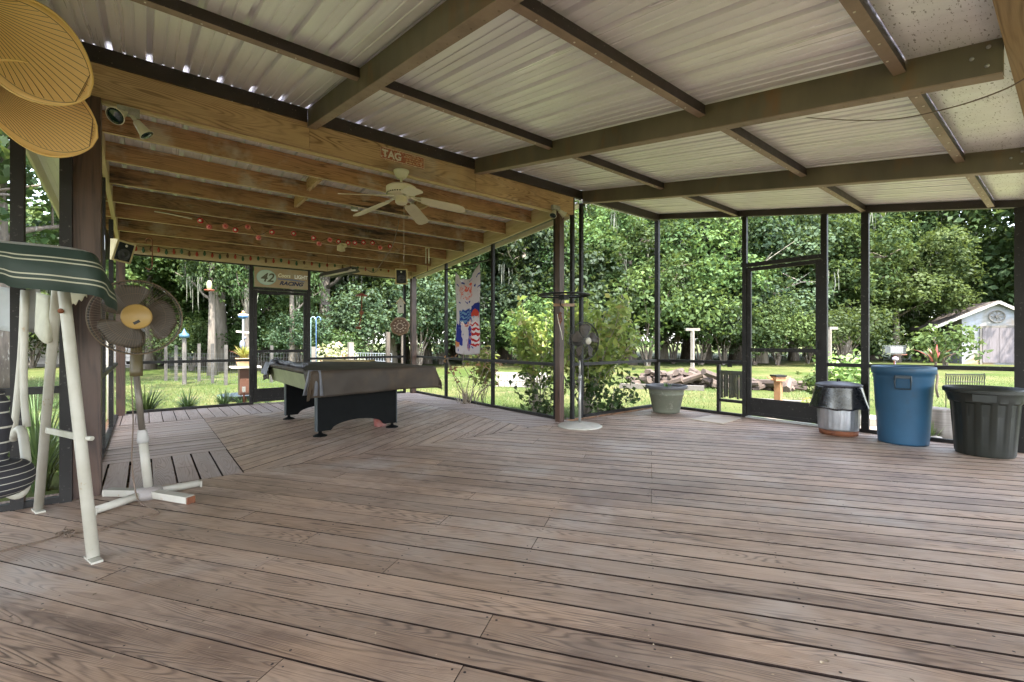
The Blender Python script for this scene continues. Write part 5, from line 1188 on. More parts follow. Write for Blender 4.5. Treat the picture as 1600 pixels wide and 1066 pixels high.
# white pipes by the far left corner
for k, (px, lab) in enumerate(((169, 'thin white plastic pipe standing by the far left corner, the left one'), (175.8, 'thin white plastic pipe standing by the far left corner, the right one'))):
    p = flo(px, 656-k*1.5); p.z = 0; b = MB(); b.tube([p, Vector((p.x, p.y, 1.30))], .017, 10); o = b.build('white_pipe', M['fanwhite'], None, True); tag(o, lab, 'pipe', 'white pipes by the far left corner')
b = MB(); b.bar(atd(158, 405, 5.2), atd(160, 560, 5.2), .05, .01, up=camdir(90)); 
o = b.build('metal_strip', M['galvbox'], None); tag(o, 'pale grey metal strip hanging behind the thick timber post', 'metal strip')
b = MB(); b.bar(atd(155.5, 548, 5.0), atd(157, 568, 5.0), .03, .008, up=camdir(90)); o = b.build('red_rag', flat('red_cloth', (.55, .04, .05)), None); tag(o, 'small red rag hanging beside the thick timber post', 'rag')
# --- racing sign above the back door
c0, c1 = atv(397.5, 436, VB-.045), atv(481, 436, VB-.045); zt0 = atv(397.5, 417, VB-.045).z; zb_ = atv(397.5, 453, VB-.045).z
zt0, zb_ = zfb-.03, 1.815*H+.05
t = thing('racing_sign', 'weathered tan racing sign with the number 42 above the narrow back door', 'sign', ((c0.x+c1.x)/2, VB-.045, zb_))
b = MB(); b.b2((c0.x, VB-.045, zb_), (c1.x, VB-.033, zt0)); b.build('board', pm('faded_sign_board', (.42, .28, .14), .6, 0, (.46, .38, .27), 5, bump=0, spots=((.36, .34, .26), 11, .55, .7)), t)
Wd, Hh = c1.x-c0.x, zt0-zb_; sx_ = lambda f: c0.x+Wd*f; sz_ = lambda f: zb_+Hh*f
b = MB(); cc_ = Vector((sx_(.215), VB-.0455, sz_(.50))); Mx = Matrix(((1, 0, 0), (0, 0, 1), (0, 1, 0))).transposed()
b.lathe([(1e-5, 0), (Hh*.37, -.0), (Hh*.37, -.002), (1e-5, -.002)], cc_, 36, Matrix(((1.18, 0, 0), (0, 0, 1), (0, 1, 0)))); b.build('number_disc', flat('pale_aqua', (.55, .66, .58)), t)
b = MB(); b.tube([Vector((cc_.x+Hh*.37*1.18*math.cos(a), VB-.049, cc_.z+Hh*.37*math.sin(a))) for a in np.linspace(0, 6.2832, 40)], .006, 5, caps=False); b.build('number_ring', flat('aqua_rim', (.38, .60, .55)), t)
X, U = (1, 0, 0), (0, 0, 1)
textmesh('number_text', '42', Hh*.62, (sx_(.10), VB-.050, sz_(.29)), X, U, flat('dark_olive_text', (.10, .10, .06)), t, .001, .25, sx=1.0, bold=.004)
textmesh('brand_text', 'Coors', Hh*.27, (sx_(.42), VB-.049, sz_(.57)), X, U, flat('cream_text', (.90, .85, .62)), t, .0008, .2, sx=.86, bold=.002)
textmesh('brand_text', 'LIGHT', Hh*.27, (sx_(.735), VB-.049, sz_(.55)), X, U, flat('white_text', (.95, .95, .93)), t, .0008, 0, sx=.86, bold=.003)
b = MB(); b.prism([(sx_(.42), VB-.0465, sz_(.50)), (sx_(.70), VB-.0465, sz_(.51)), (sx_(.95), VB-.0465, sz_(.44)), (sx_(.93), VB-.0465, sz_(.39)), (sx_(.70), VB-.0465, sz_(.42)), (sx_(.42), VB-.0465, sz_(.44))], (0, .001, 0)); b.build('stripe', flat('slate_blue_stripe', (.16, .18, .28)), t)
textmesh('racing_text', 'RACING', Hh*.27, (sx_(.45), VB-.047, sz_(.17)), X, U, flat('navy_text', (.02, .025, .08)), t, .001, .35, sx=1.12, bold=.004)
# --- licence plate
pz = lambda px, py: atv(px, py, VM-.043)
q0, q1 = pz(594, 229), pz(663, 243); zl, zh = pz(595, 246).z, pz(594, 228).z
t = thing('tag_plate', 'worn red and white metal TAG plate nailed to the header beam', 'plate', ((q0.x+q1.x)/2, VM-.043, zl))
lx, rx_ = q0.x, q1.x; hgt = min(zh, zb1-.01)-zl; hgt = .125; zl = zb1-.015-hgt-.03
b = MB(); c_ = .02
b.prism([(lx+c_, VM-.041, zl), (rx_, VM-.041, zl), (rx_, VM-.041, zl+hgt), (lx+c_, VM-.041, zl+hgt), (lx, VM-.041, zl+hgt-c_), (lx, VM-.041, zl+c_)], (0, -.003, 0)); b.build('plate', pm('rusty_red_plate', (.42, .09, .05), .6, 0, (.22, .10, .06), 30, bump=.1, spots=((.62, .5, .38), 40, .55, .62)), t)
b = MB(); e_ = .006
for (a, c2_) in (((lx+c_, zl+e_), (rx_-e_, zl+e_)), ((rx_-e_, zl+e_), (rx_-e_, zl+hgt-e_)), ((rx_-e_, zl+hgt-e_), (lx+c_, zl+hgt-e_)), ((lx+e_, zl+c_), (lx+e_, zl+hgt-c_))): b.tube([(a[0], VM-.046, a[1]), (c2_[0], VM-.046, c2_[1])], .003, 5)
b.build('border', flat('cream_border', (.72, .58, .45)), t)
textmesh('plate_text', 'TAG', .105, (lx+.02, VM-.0455, zl+.025), X, U, flat('worn_white', (.66, .62, .56)), t, .001, 0, sx=1.0, bold=.003)
b = MB()
for r_ in range(4):
    x = lx+(rx_-lx)*.56
    while x < rx_-.03:
        w_ = random.uniform(.008, .03); b.b2((x, VM-.0465, zl+.022+r_*.023), (min(x+w_, rx_-.015), VM-.0445, zl+.034+r_*.023), tone=random.random()); x += w_+.007
b.build('small_lettering', pm('plate_marks', (.68, .50, .30), .6, 0, (.35, .12, .06), 60, bump=0), t)
# --- flag banner
b1 = atu(712, 415, UP-.03); b2_ = atu(749, 415, UP-.03)
ya, yb = b1.y, b2_.y; ztp, zbt = 2.235*H, atu(730, 553, UP-.03).z
def bannermat():
    m, t, p, out = newmat('flag_banner_cloth'); uv = N(t, 'UVMap').outputs[0]; sp = N(t, 'SeparateXYZ'); t.links.new(uv, sp.inputs[0]); U_, V_ = mathn(t, 'ADD', sp.outputs[0], mathn(t, 'MULTIPLY_ADD', noisen(t, uv, 4.5, 2), .5, -.25)), mathn(t, 'ADD', sp.outputs[1], mathn(t, 'MULTIPLY_ADD', noisen(t, uv, 5.5, 2), .16, -.08))
    x = mixc(t, noisen(t, uv, 6, 3), (.62, .56, .55), (.50, .45, .47))
    vo = N(t, 'TexVoronoi'); vo.inputs['Scale'].default_value = 1; c = N(t, 'CombineXYZ'); t.links.new(mathn(t, 'MULTIPLY', U_, 5), c.inputs[0]); t.links.new(mathn(t, 'MULTIPLY', V_, 16), c.inputs[1]); t.links.new(c.outputs[0], vo.inputs['Vector'])
    sc = N(t, 'SeparateColor'); t.links.new(vo.outputs['Color'], sc.inputs[0]); spot = mathn(t, 'MULTIPLY', mathn(t, 'LESS_THAN', vo.outputs['Distance'], .22), mathn(t, 'GREATER_THAN', sc.outputs[0], .35))
    x = mixc(t, spot, x, (.03, .04, .22))
    def zone(u0, u1, v0, v1): 
        a = mathn(t, 'MULTIPLY', mathn(t, 'GREATER_THAN', U_, u0), mathn(t, 'LESS_THAN', U_, u1)); b_ = mathn(t, 'MULTIPLY', mathn(t, 'GREATER_THAN', V_, v0), mathn(t, 'LESS_THAN', V_, v1)); return mathn(t, 'MULTIPLY', a, b_)
    nz = noisen(t, uv, 14, 3, .6, 1.5)
    x = mixc(t, mathn(t, 'MULTIPLY', zone(.2, .78, .10, .34), mathn(t, 'GREATER_THAN', nz, .53)), x, (.60, .10, .05))
    wv = mathn(t, 'SINE', mathn(t, 'MULTIPLY', mathn(t, 'ADD', V_, mathn(t, 'MULTIPLY', U_, .18)), 150)); blue = mixc(t, mathn(t, 'GREATER_THAN', wv, .2), (.02, .05, .25), (.15, .28, .42))
    x = mixc(t, zone(.15, .76, .48, .64), x, blue); x = mixc(t, zone(.74, .98, .43, .52), x, (.015, .03, .22)); x = mixc(t, zone(.74, .95, .52, .58), x, (.5, .06, .03))
    st = mixc(t, mathn(t, 'GREATER_THAN', mathn(t, 'SINE', mathn(t, 'MULTIPLY', V_, 110)), 0), (.45, .02, .02), (.65, .6, .6)); x = mixc(t, zone(.62, .98, .64, .92), x, st)
    st = mixc(t, spot, (.02, .03, .25), (.6, .6, .65)); x = mixc(t, zone(.03, .36, .64, .90), x, st); x = mixc(t, zone(.46, .70, .70, .94), x, mixc(t, mathn(t, 'GREATER_THAN', nz, .55), (.02, .04, .3), (.55, .25, .2)))
    x = mixc(t, zone(.28, .72, .63, .675), x, mixc(t, mathn(t, 'GREATER_THAN', nz, .5), (.72, .66, .62), (.5, .1, .06))); x = mixc(t, zone(0, .2, .86, .93), x, (.55, .22, .08))
    t.links.new(x, p.inputs['Base Color']); p.inputs['Roughness'].default_value = .85
    tr = N(t, 'BsdfTranslucent'); t.links.new(x, tr.inputs[0]); mx = N(t, 'MixShader'); mx.inputs[0].default_value = .4
    t.links.new(p.outputs[0], mx.inputs[1]); t.links.new(tr.outputs[0], mx.inputs[2]); t.links.new(mx.outputs[0], out.inputs[0]); return m
def ban(i, j):
    y = ya+(yb-ya)*(i+.04*math.sin(j*9)*(i-.5)); sag = .26*math.sin(math.pi*min(1, max(0, i*.95+.03)))**.8*(1-j)**3*(1 if i > .12 else .8)
    top = (ztp-.06 if i < .3 else ztp)
    z = top-(top-zbt)*j-sag-(.03*math.sin(math.pi*i) if j > .95 else 0)
    return (UP-.035+.025*math.sin(i*13+j*2)*(.4+.6*(1-j)), y, z)
b = MB(); b.grid(ban, 28, 60); o = b.build('flag_banner', bannermat(), None, True, solid=.002); tag(o, 'long white banner with red, white and blue stars and stripes hanging in the screen', 'banner')
# --- birdhouse, log slice, wheel, chime
pc = Vector((4.03*H, 8.08*H, 0)); tc = -ray(622, 470).normalized(); tc.z = 0; tc.normalize()
L = atd(626, 478, 9.2); t = thing('birdhouse', 'small white birdhouse with a pointed roof on the far corner post', 'birdhouse', L); sdv = Vector((-tc.y, tc.x, 0))
P = lambda a, b2__, c_: L+sdv*a+tc*c_+Vector((0, 0, b2__))
b = MB(); b.prism([P(-.06, -.16, .1), P(.06, -.16, .1), P(.06, .05, .1), P(0, .13, .1), P(-.06, .05, .1)], tc*-.12); b.build('body', M['polew'], t)
b = MB(); b.bar(P(-.085, .03, .03), P(.006, .155, .03), .15, .012, up=(0, 0, 1)); b.bar(P(.085, .03, .03), P(-.0, .152, .03), .15, .012, up=(0, 0, 1)); b.build('roof', M['rake'], t)
b = MB(); Mx = Matrix((sdv, Vector((0, 0, 1)), tc)).transposed(); b.lathe([(.018, .1005), (1e-5, .101)], L+Vector((0, 0, -.03)), 16, Mx); b.build('entrance_hole', M['black'], t)
L = atd(625, 511, 9.05); t = thing('log_clock', 'round bark-edged log slice with dark carving on the far corner post', 'log slice', L)
Mx = Matrix((sdv, Vector((0, 0, 1)), tc)).transposed()
b = MB(); b.lathe([(.17, -.05), (.185, 0), (.17, .05), (.155, .052)], L, 32, Mx, wob=lambda r, z, a: r+.008*math.sin(a*7)+.005*math.sin(a*13)); b.build('bark_rim', pm('pale_bark_rim', (.26, .17, .10), .8, 0, (.12, .06, .03), 14), t, 'auto')
b = MB(); b.lathe([(.150, .054), (1e-5, .056)], L, 32, Mx); b.build('face', pm('dark_wood_face', (.10, .045, .02), .5, 0, (.06, .025, .012), 10), t)
b = MB()
for k in range(22):
    a = k*6.283/11+.2; r_ = .06+.05*(k % 2); q = L+sdv*r_*math.cos(a)+Vector((0, 0, r_*math.sin(a)))+tc*.060; b.box(q, (.028, .006, .014), rz=math.atan2(sdv.y, sdv.x), tone=random.random())
b.build('carving', flat('pale_carving', (.50, .40, .30)), t)
# steering-wheel like ring hanger on the slim post
L = atd(881, 462.5, 5.62); t = thing('plant_ring', 'flat black ring hanger on a bracket at the slim timber post', 'ring hanger', L)
b = MB(); b.tube([L+camdir(0)*(.315*math.cos(a))+camdir(90)*(.30*math.sin(a)) for a in np.linspace(0, 6.2832, 40)], .012, 8, caps=False); b.build('ring', M['black'], t, True)
b = MB(); b.bar(L-camdir(0)*.30, L+camdir(0)*.30, .03, .015); b.box(L+Vector((-.0, 0, -.025)), (.09, .09, .06)); b.tube([L+Vector((-.04, 0, -.05)), L+Vector((-.06, 0, -.12)), L+Vector((0, 0, -.16))], .008, 6); b.build('hub', M['black'], t)
b = MB(); b.bar(L+Vector((0, 0, -.12))-camdir(0)*.13, L+Vector((0, 0, -.12))+camdir(0)*.13, .03, .035); b.build('bracket_board', M['joist'], t)
L = atd(875, 491, 5.6); b = MB(); b.tube([L+Vector((.03*math.cos(k*1.3), .0, -.01*k+.03*math.sin(k*2.1))) for k in range(14)], .008, 6); o = b.build('metal_hook', M['rust'], None); tag(o, 'tangled rusty hooks on the slim timber post below the ring', 'hooks')
q = [atd(871, 492, 5.55), atd(873, 505, 5.5), atd(877, 520, 5.5), atd(879, 532, 5.55)]; b = MB(); b.tube(smooth(q), .004, 5); o = b.build('electric_cord', M['white'], None); tag(o, 'loose white cord hanging on the slim timber post', 'cord')
L = atd(668, 388, 7.8); t = thing('wind_chime', 'small pale wooden wind chime hanging near the rake beam', 'wind chime', L)
b = MB(); b.bar(L-camdir(0)*.04, L+camdir(0)*.04, .04, .03); b.build('top_block', M['rake'], t)
for s_2 in (-.028, .022):
    b = MB(); b.bar(L+camdir(0)*s_2, L+camdir(0)*s_2-Vector((0, 0, .27)), .014, .014); b.build('chime_bar', M['white'], t)
b = MB(); b.tube([L-Vector((0, 0, .0)), L-Vector((0, 0, .30)), L-Vector((0, 0, .40))], [.002, .002, .012], 6); b.build('clapper', M['rust'], t)
# glass ornaments
for (px, py, d, kind, lab) in ((538, 312, 5.9, 0, 'small amber glass ornament under the ceiling fan blade, the left one'), (554, 319, 5.9, 1, 'long clear glass ornament hanging below the left fan blade'), (570, 314, 5.9, 0, 'small amber glass ornament under the ceiling fan blade, the right one')):
    L = atd(px, py, d); b = MB()
    if kind == 0: b.lathe([(.03, -.055), (.06, -.04), (.05, .0), (.065, .03), (.04, .055), (1e-5, .06)], L, 10)
    else: b.lathe([(.045, -.09), (.05, -.08), (.035, -.02), (.035, .05), (.02, .09), (1e-5, .1)], L, 10)
    o = b.build('glass_ornament', pm('amber_glass' if kind == 0 else 'clear_glass', (.42, .33, .20) if kind == 0 else (.40, .42, .42), .15, 0, bump=.3), None, 'auto'); tag(o, lab, 'ornament')
L = atd(533, 388.5, 6.7); b = MB(); b.lathe([(.02, -.055), (.06, -.04), (.055, .02), (.03, .055), (1e-5, .055)], L, 7); b.box(L+Vector((.03, 0, .04)), (.09, .05, .05)); o = b.build('paper_ornament', pm('pale_paper', (.62, .52, .33), .8), None); tag(o, 'crumpled pale paper ornament hanging below the red ball lights', 'ornament')
# --- string of red balls
vv = 6.30*H; t = thing('ball_light_string', 'string of red and pink balls hanging below the joists', 'string lights', atv(460, 365, vv))
pxs = [(313, 346, 0), (327, 355.5, 1), (352, 354.5, 1), (368, 360.5, 0), (387, 355.5, 1), (404, 372.5, 1), (425, 364, 0), (459, 366, 0), (490, 373, 0), (498.5, 382, 1), (515.5, 376, 1), (529, 378.5, 0), (544, 380.5, 0), (554.5, 380.5, 0), (568, 380, 0), (582, 380.5, 0), (594, 388, 1), (609.5, 386, 0)]
wp_ = []
red = pm('red_ball', (.55, .03, .03), .25, 0, (.40, .02, .02), 8, bump=0, tv=.2); pink = pm('pink_ball', (.70, .25, .22), .3, 0, (.6, .12, .1), 8, bump=0)
for px, py, k in pxs:
    p = atv(px, py, vv+.03*k); wp_.append(p+Vector((0, 0, .035))); b = MB(); b.sphere(p, .036, 14); o = b.build('ball', pink if k else red, t, True)
    b = MB(); b.lathe([(.014, 0), (.014, .01), (1e-5, .01)], p+ray(px, py)*-.040*1.0, 10, Matrix((camdir(0), Vector((0, 0, 1)), camdir(-90))).transposed()); b.build('cap', flat('ball_cap', (.75, .6, .55)) if not k else red, o)
ww = [atv(240, 331, vv)]+[x for x in wp_]+[atv(622, 392, vv)]
b = MB(); b.tube(smooth(ww, 3), .0028, 5); b.build('wire', M['black'], t)
b = MB(); b.tube([atv(241, 331.5, vv-.01), atv(262, 335, vv-.01), atv(300, 343, vv-.01)], .006, 6); b.build('socket_tube', M['white'], t)
# --- coloured bulb string on the far end beam
vv = VB-.06; t = thing('coloured_bulb_string', 'string of small red and green bulbs along the far end beam', 'string lights', atv(400, 400, vv))
cR, cG, cB_ = flat('red_bulb', (.40, .05, .03)), flat('green_bulb', (.03, .09, .04)), flat('brown_bulb', (.12, .05, .02))
ww = []
for k in range(34):
    f = k/33; px = 212+395*f; p = atv(px, 384.5+f*36+1.6*math.sin(k*1.9), vv); ww.append(p); q = p-Vector((0, 0, .05)); b = MB()
    b.lathe([(.010, .045), (.013, .03), (.021, .0), (.016, -.025), (1e-5, -.04)], q, 8); o = b.build('bulb', (cR, cG, cB_, cR, cG)[k % 5], t, True)
b = MB(); b.tube(smooth(ww, 3), .003, 5); b.build('wire', M['black'], t)
# --- shop light and its cable, hooks
p0, p1 = atd(553, 424, 7.3), atd(507, 440, 8.0); p1.z = p0.z = 2.21
ax = (p1-p0).normalized(); sdx = ax.cross(Vector((0, 0, 1)))
t = thing('shop_light', 'hanging fluorescent shop light above the pool table', 'lamp', (p0+p1)/2)
b = MB(); sec = [(-.11, -.0), (-.085, .03), (-.05, .075), (.05, .075), (.085, .03), (.11, 0), (.105, 0), (.045, .068), (-.045, .068), (-.105, 0)]
b.prism([p0+sdx*a+Vector((0, 0, z)) for a, z in sec], p1-p0); b.build('reflector_hood', pm('dark_hood', (.05, .045, .04), .5), t)
for s in (-.03, .03):
    b = MB(); b.tube([p0+sdx*s+Vector((0, 0, .03))+ax*.03, p1+sdx*s+Vector((0, 0, .03))-ax*.03], .016, 10); b.build('tube', M['white'], t, True)
for p in (p0+ax*.12, p1-ax*.12):
    b = MB(); b.tube([p+Vector((0, 0, .075)), Vector((p.x, p.y, jz(p.y)))], .0018, 4); b.build('hanging_wire', M['black'], t)
b = MB(); b.tube(smooth([atd(623, 345, 5.6), atd(621, 358, 5.8), atd(612, 388, 6.2), atd(596, 412, 6.7), atd(585, 427, 7.1), atd(572, 422, 7.2), atd(562, 421, 7.25)], 4), .0055, 6); o = b.build('lamp_cable', M['cord'], None, True); tag(o, 'dark cable looping from the joists to the shop light', 'cable')
def hook(label, px, py0, py1, d):
    L0, L1 = atd(px, py0, d), atd(px, py1, d); L_ = L0.z-L1.z; x = camdir(0); r_ = L_*.11
    pts = [L0-x*r_*2*.9-Vector((0, 0, r_*1.1))]+[L0-x*r_+x*r_*math.cos(a)+Vector((0, 0, r_*math.sin(a)-r_)) for a in (2.6, 1.6, .8, 0)]+[L0-Vector((0, 0, L_*.5)), L1+Vector((0, 0, r_))]+[L1-x*r_+x*r_*math.cos(a)+Vector((0, 0, r_*math.sin(a)+r_)) for a in (0, -.8, -1.6, -2.6)]
    b = MB(); b.tube(smooth(pts, 3), .007, 6); o = b.build('plant_hook', M['rust'], None, True); tag(o, label, 'hook'); return o
hook('rusty iron S hook hanging under the joists above the pedestal fan', 238, 373, 422, 6.2)
o = hook('short rusty hook holding a hanging bird feeder under the joists', 328, 392, 412, 7.6)
L = atd(327, 455, 9.6); t = thing('hanging_feeder', 'red-dish bird feeder hanging outside behind the pedestal fan', 'bird feeder', L)
b = MB(); b.lathe([(.02, .0), (.085, -.01), (.095, .01), (.09, .016), (.02, .01)], L, 20); b.build('dish', flat('rust_red_dish', (.30, .07, .04)), t, True)
b = MB(); b.lathe([(.03, .012), (.045, .05), (.05, .14), (.03, .2), (1e-5, .21)], L, 16); b.build('seed_bottle', pm('yellowish_glass', (.45, .45, .25), .2), t, True)
b = MB(); b.tube([L+Vector((0, 0, .2)), L+Vector((0, 0, .62))], .003, 4); b.build('wire', M['black'], t)
L = atd(565, 463, 8.8); t = thing('hanging_feeder', 'dangling red-topped hummingbird feeder behind the shop light', 'bird feeder', L)
b = MB(); b.lathe([(1e-5, .05), (.03, .04), (.10, .012), (.12, -.01), (.11, -.012), (1e-5, .0)], L, 20); b.build('roof', flat('dull_red', (.28, .06, .05)), t, True)
b = MB(); q = [L, L-Vector((0, 0, .30)), L+Vector((.0, 0, -.36)), L+camdir(180)*.05+Vector((0, 0, -.60))]; b.tube(smooth(q, 3), .011, 6); b.sphere(L+Vector((0, 0, -.33)), .045, 8); b.sphere(L+camdir(180)*.06+Vector((0, 0, -.62)), .05, 8, (1.3, 1.3, .6)); b.build('ornament_tail', M['rust'], t)
b = MB(); b.tube([L, L+Vector((0, 0, .35))], .003, 4); b.sphere(L+camdir(0)*.05+Vector((0, 0, .07)), .035, 8, (1, 1, 1)); b.build('perched_ornament', M['black'], t)
# thin wire under the main roof
q = [atv(1245, 184, .75), atd(1330, 189, 2.75), atd(1400, 187, 2.35), atd(1480, 171, 2.0), atd(1552, 148, 1.75), atd(1605, 121, 1.6), atd(1680, 60, 1.5)]
q[0] = atd(1245, 184, 3.3)
b = MB(); b.tube(smooth(q, 5), .0028, 5); o = b.build('roof_wire', M['cord'], None, True); tag(o, 'thin brown wire sagging below the roof towards the house fascia', 'wire')
# bolt on the beam
b = MB(); Mx = Matrix(((1, 0, 0), (0, 0, -1), (0, 1, 0))); b.lathe([(.018, 0), (.018, .004), (.009, .005), (.009, .014), (1e-5, .015)], atv(135, 110, VM-.038), 14, Mx); o = b.build('bolt', M['galv'], None); o.parent = bw; o.location = o.location-bw.location
M['greypost'] = pm('weathered_grey_post', (.085, .078, .068), .8, 0, (.045, .04, .035), 7, bump=.4)
M['whitepost'] = pm('weathered_white_post', (.22, .195, .165), .7, 0, (.15, .13, .105), 6, bump=.2)
# ================================================================== things in the yard
M['oldwood'] = wood('old_grey_wood', (.13, .112, .092), (.07, .06, .05), (.155, .148, .138), .6, .8, 40)
M['firewood'] = pm('split_firewood', (.13, .09, .065), .8, 0, (.06, .045, .038), 8, bump=.4, tv=.35, spots=((.10, .07, .06), 5, .55, .65))
# woodpile: every log its own thing
base = gnd(1150, 14.0); ax = Vector((UR*0+.0, -1, 0)); lft, rgt = gnd(985, 14.2), gnd(1262, 12.4)
ax = (rgt-lft).normalized(); nr = Vector((-ax.y, ax.x, 0)); cnt = 0; L_ = (rgt-lft).length
protos = []
for k in range(6):
    b = MB(); n_ = 5+k % 3; l = .42+.05*k; r_ = .075+.012*(k % 3); prof = [(r_*(.8+.35*random.random())*math.cos(6.28*i/n_), r_*(.8+.35*random.random())*math.sin(6.28*i/n_)) for i in range(n_)]
    b.prism([(-l/2, y, z) for y, z in prof], (l, 0, 0), tone=random.random()); protos.append(b.build('log', M['firewood']))
pos = []
for row in range(4):
    n_ = int(40*(1-.24*row))
    for i in range(n_):
        f = (i+random.uniform(-.4, .4))/n_; s = (.04+.92*f)*(L_) if row < 2 else (.12+.40*f)*L_
        hgt = .07+row*.10
        pos.append((s, random.uniform(-.42, .42), hgt+random.uniform(-.03, .04)))
side = ['left end', 'left part', 'middle', 'right part', 'right end behind the door']
for i, (s, off, z) in enumerate(pos):
    o = protos[i % 6] if i < 6 else protos[i % 6].copy()
    if i >= 6: C.objects.link(o)
    o.location = lft+ax*s+nr*off+Vector((0, 0, z)); o.rotation_euler = (random.uniform(0, 6.28), random.uniform(-.35, .35), math.atan2(ax.y, ax.x)+random.choice([0, 1.57, .5, -.6, 1.1, 2.2])+random.uniform(-.3, .3))
    sc_ = random.uniform(.75, 1.25); o.scale = (sc_, sc_, sc_)
    o['label'] = 'split firewood log in the low woodpile on the lawn, '+side[min(4, int(s/L_*5))]; o['category'] = 'log'; o['group'] = 'logs in the woodpile, '+side[min(4, int(s/L_*5))]
for k, (pa, pb, lab) in enumerate(((gnd(1172, 9.3), gnd(1282, 8.7), 'weathered landscape timber lying on the lawn beyond the big screen door'), (gnd(968, 13.1), gnd(1100, 12.4), 'dark landscape timber edging the front of the woodpile'), (gnd(1180, 9.7), gnd(1290, 9.1), 'grey landscape timber just behind the nearer one beyond the door'))):
    b = MB(); b.bar(pa+Vector((0, 0, .07)), pb+Vector((0, 0, .07)), .14, .13); o = b.build('landscape_timber', M['oldwood']); tag(o, lab, 'timber')
# T posts
for px, d, py, wpx, lab in ((1082, 16.5, 516, .30, 'white wooden T-shaped clothesline post standing behind the woodpile'), (1296, 15.0, 514, .26, 'white wooden T-shaped clothesline post behind the big door post')):
    p = gnd(px, d); zt2 = H+(534-py)/715*d; t = thing('clothesline_post', lab, 'post', p)
    b = MB(); b.b2((p.x-.05, p.y-.05, GZ-.02), (p.x+.05, p.y+.05, zt2-.045)); b.build('post', M['whitepost'], t)
    b = MB(); b.bar(p+Vector((0, 0, zt2-GZ))-camdir(8)*.27*(1 if px < 1200 else .1), p+Vector((0, 0, zt2-GZ))+camdir(8)*.27, .09, .09); b.build('cross_arm', M['whitepost'], t)
# shed
sx0, d0 = 1512, 29.0
A = gnd(1503, 27.0); B_ = gnd(1640, 25.5)
fx = (B_-A).normalized(); fy = Vector((-fx.y, fx.x, 0)); wdt = (B_-A).length
t = thing('garden_shed', 'small weathered white shed with a grey double door at the far right', 'shed', A)
zr0 = H+(534-494)/715*27.0; zap = H+(534-473)/715*26.5
PP = lambda a, b2__, z: A+fx*a+fy*b2__+Vector((0, 0, z-GZ))
apx = wdt*.40
def shedmat():
    m, tt, p, out = newmat('shed_siding'); c = objc(tt)
    x = mixc(tt, ramp(tt, noisen(tt, objc(tt, (1, 1, .3)), 1.2, 5), .4, .62), (.25, .265, .30), (.20, .195, .185)); x = mixc(tt, mathn(tt, 'MULTIPLY', ramp(tt, noisen(tt, c, .55, 4), .5, .62), .75), x, (.30, .19, .09))
    w_ = N(tt, 'TexWave'); w_.inputs['Scale'].default_value = 2.2; w_.bands_direction = 'DIAGONAL'; tt.links.new(c, w_.inputs[0]); bumpn(tt, w_.outputs[0], p, .5, .03)
    tt.links.new(x, p.inputs['Base Color']); p.inputs['Roughness'].default_value = .8; return m
sm_ = shedmat()
b = MB(); b.prism([PP(0, 0, GZ), PP(wdt, 0, GZ), PP(wdt, 0, zr0-.5), PP(apx, 0, zap-.1), PP(0, 0, zr0-.15)], fy*3.4); b.build('walls', sm_, t)
b = MB()
b.hexa([PP(-1.6, -.3, zr0-.85), PP(-1.6, 3.7, zr0-.85), PP(apx, 3.7, zap-.06), PP(apx, -.3, zap-.06), PP(-1.6, -.3, zr0-.75), PP(-1.6, 3.7, zr0-.75), PP(apx, 3.7, zap+.05), PP(apx, -.3, zap+.05)], tuple(fx), .4)
b.hexa([PP(apx, -.3, zap-.06), PP(apx, 3.7, zap-.06), PP(wdt+.3, 3.7, zr0-.85), PP(wdt+.3, -.3, zr0-.85), PP(apx, -.3, zap+.05), PP(apx, 3.7, zap+.05), PP(wdt+.3, 3.7, zr0-.75), PP(wdt+.3, -.3, zr0-.75)], tuple(fx), .4)
b.build('roof', pm('brown_shingles', (.10, .08, .072), .85, 0, (.14, .115, .10), 3, bump=.5), t)
b = MB(); b.bar(PP(-1.6, -.33, zr0-.83), PP(apx, -.33, zap-.03), .03, .16); b.bar(PP(apx, -.33, zap-.03), PP(wdt+.3, -.33, zr0-.83), .03, .16); b.build('bargeboard', M['polew'], t)
dA, dB = wdt*.24, wdt*.62
b = MB(); b.prism([PP(dA, -.03, GZ+.1), PP((dA+dB)/2-.01, -.03, GZ+.1), PP((dA+dB)/2-.01, -.03, zr0-.75), PP(dA, -.03, zr0-.75)], fy*-.05); b.build('door', M['shd'] if 'shd' in M else pm('grey_plank_door', (.17, .15, .16), .85, 0, (.11, .095, .095), 3, bump=.6, stretch=(6, 6, .5)), t)
b = MB(); b.prism([PP((dA+dB)/2+.01, -.03, GZ+.1), PP(dB, -.03, GZ+.1), PP(dB, -.03, zr0-.75), PP((dA+dB)/2+.01, -.03, zr0-.75)], fy*-.05); b.build('door', pm('grey_plank_door2', (.17, .15, .16), .85, 0, (.11, .095, .095), 3, bump=.6, stretch=(6, 6, .5)), t)
b = MB(); b.bar(PP(dA-.12, -.04, zr0-.68), PP(dB+.12, -.04, zr0-.68), .05, .12); b.bar(PP(dA-.07, -.04, GZ), PP(dA-.07, -.04, zr0-.74), .1, .05, up=fy); b.build('door_frame', M['oldwood'], t)
wc = PP(apx+.02, -.08, zap-.85); t2 = thing('wagon_wheel', 'round spoked wagon wheel hung on the gable of the white shed', 'wheel', wc)
b = MB(); b.tube([wc+fx*.34*math.cos(a)+Vector((0, 0, .34*math.sin(a))) for a in np.linspace(0, 6.2832, 30)], .03, 6, caps=False); b.build('rim', M['oldwood'], t2)
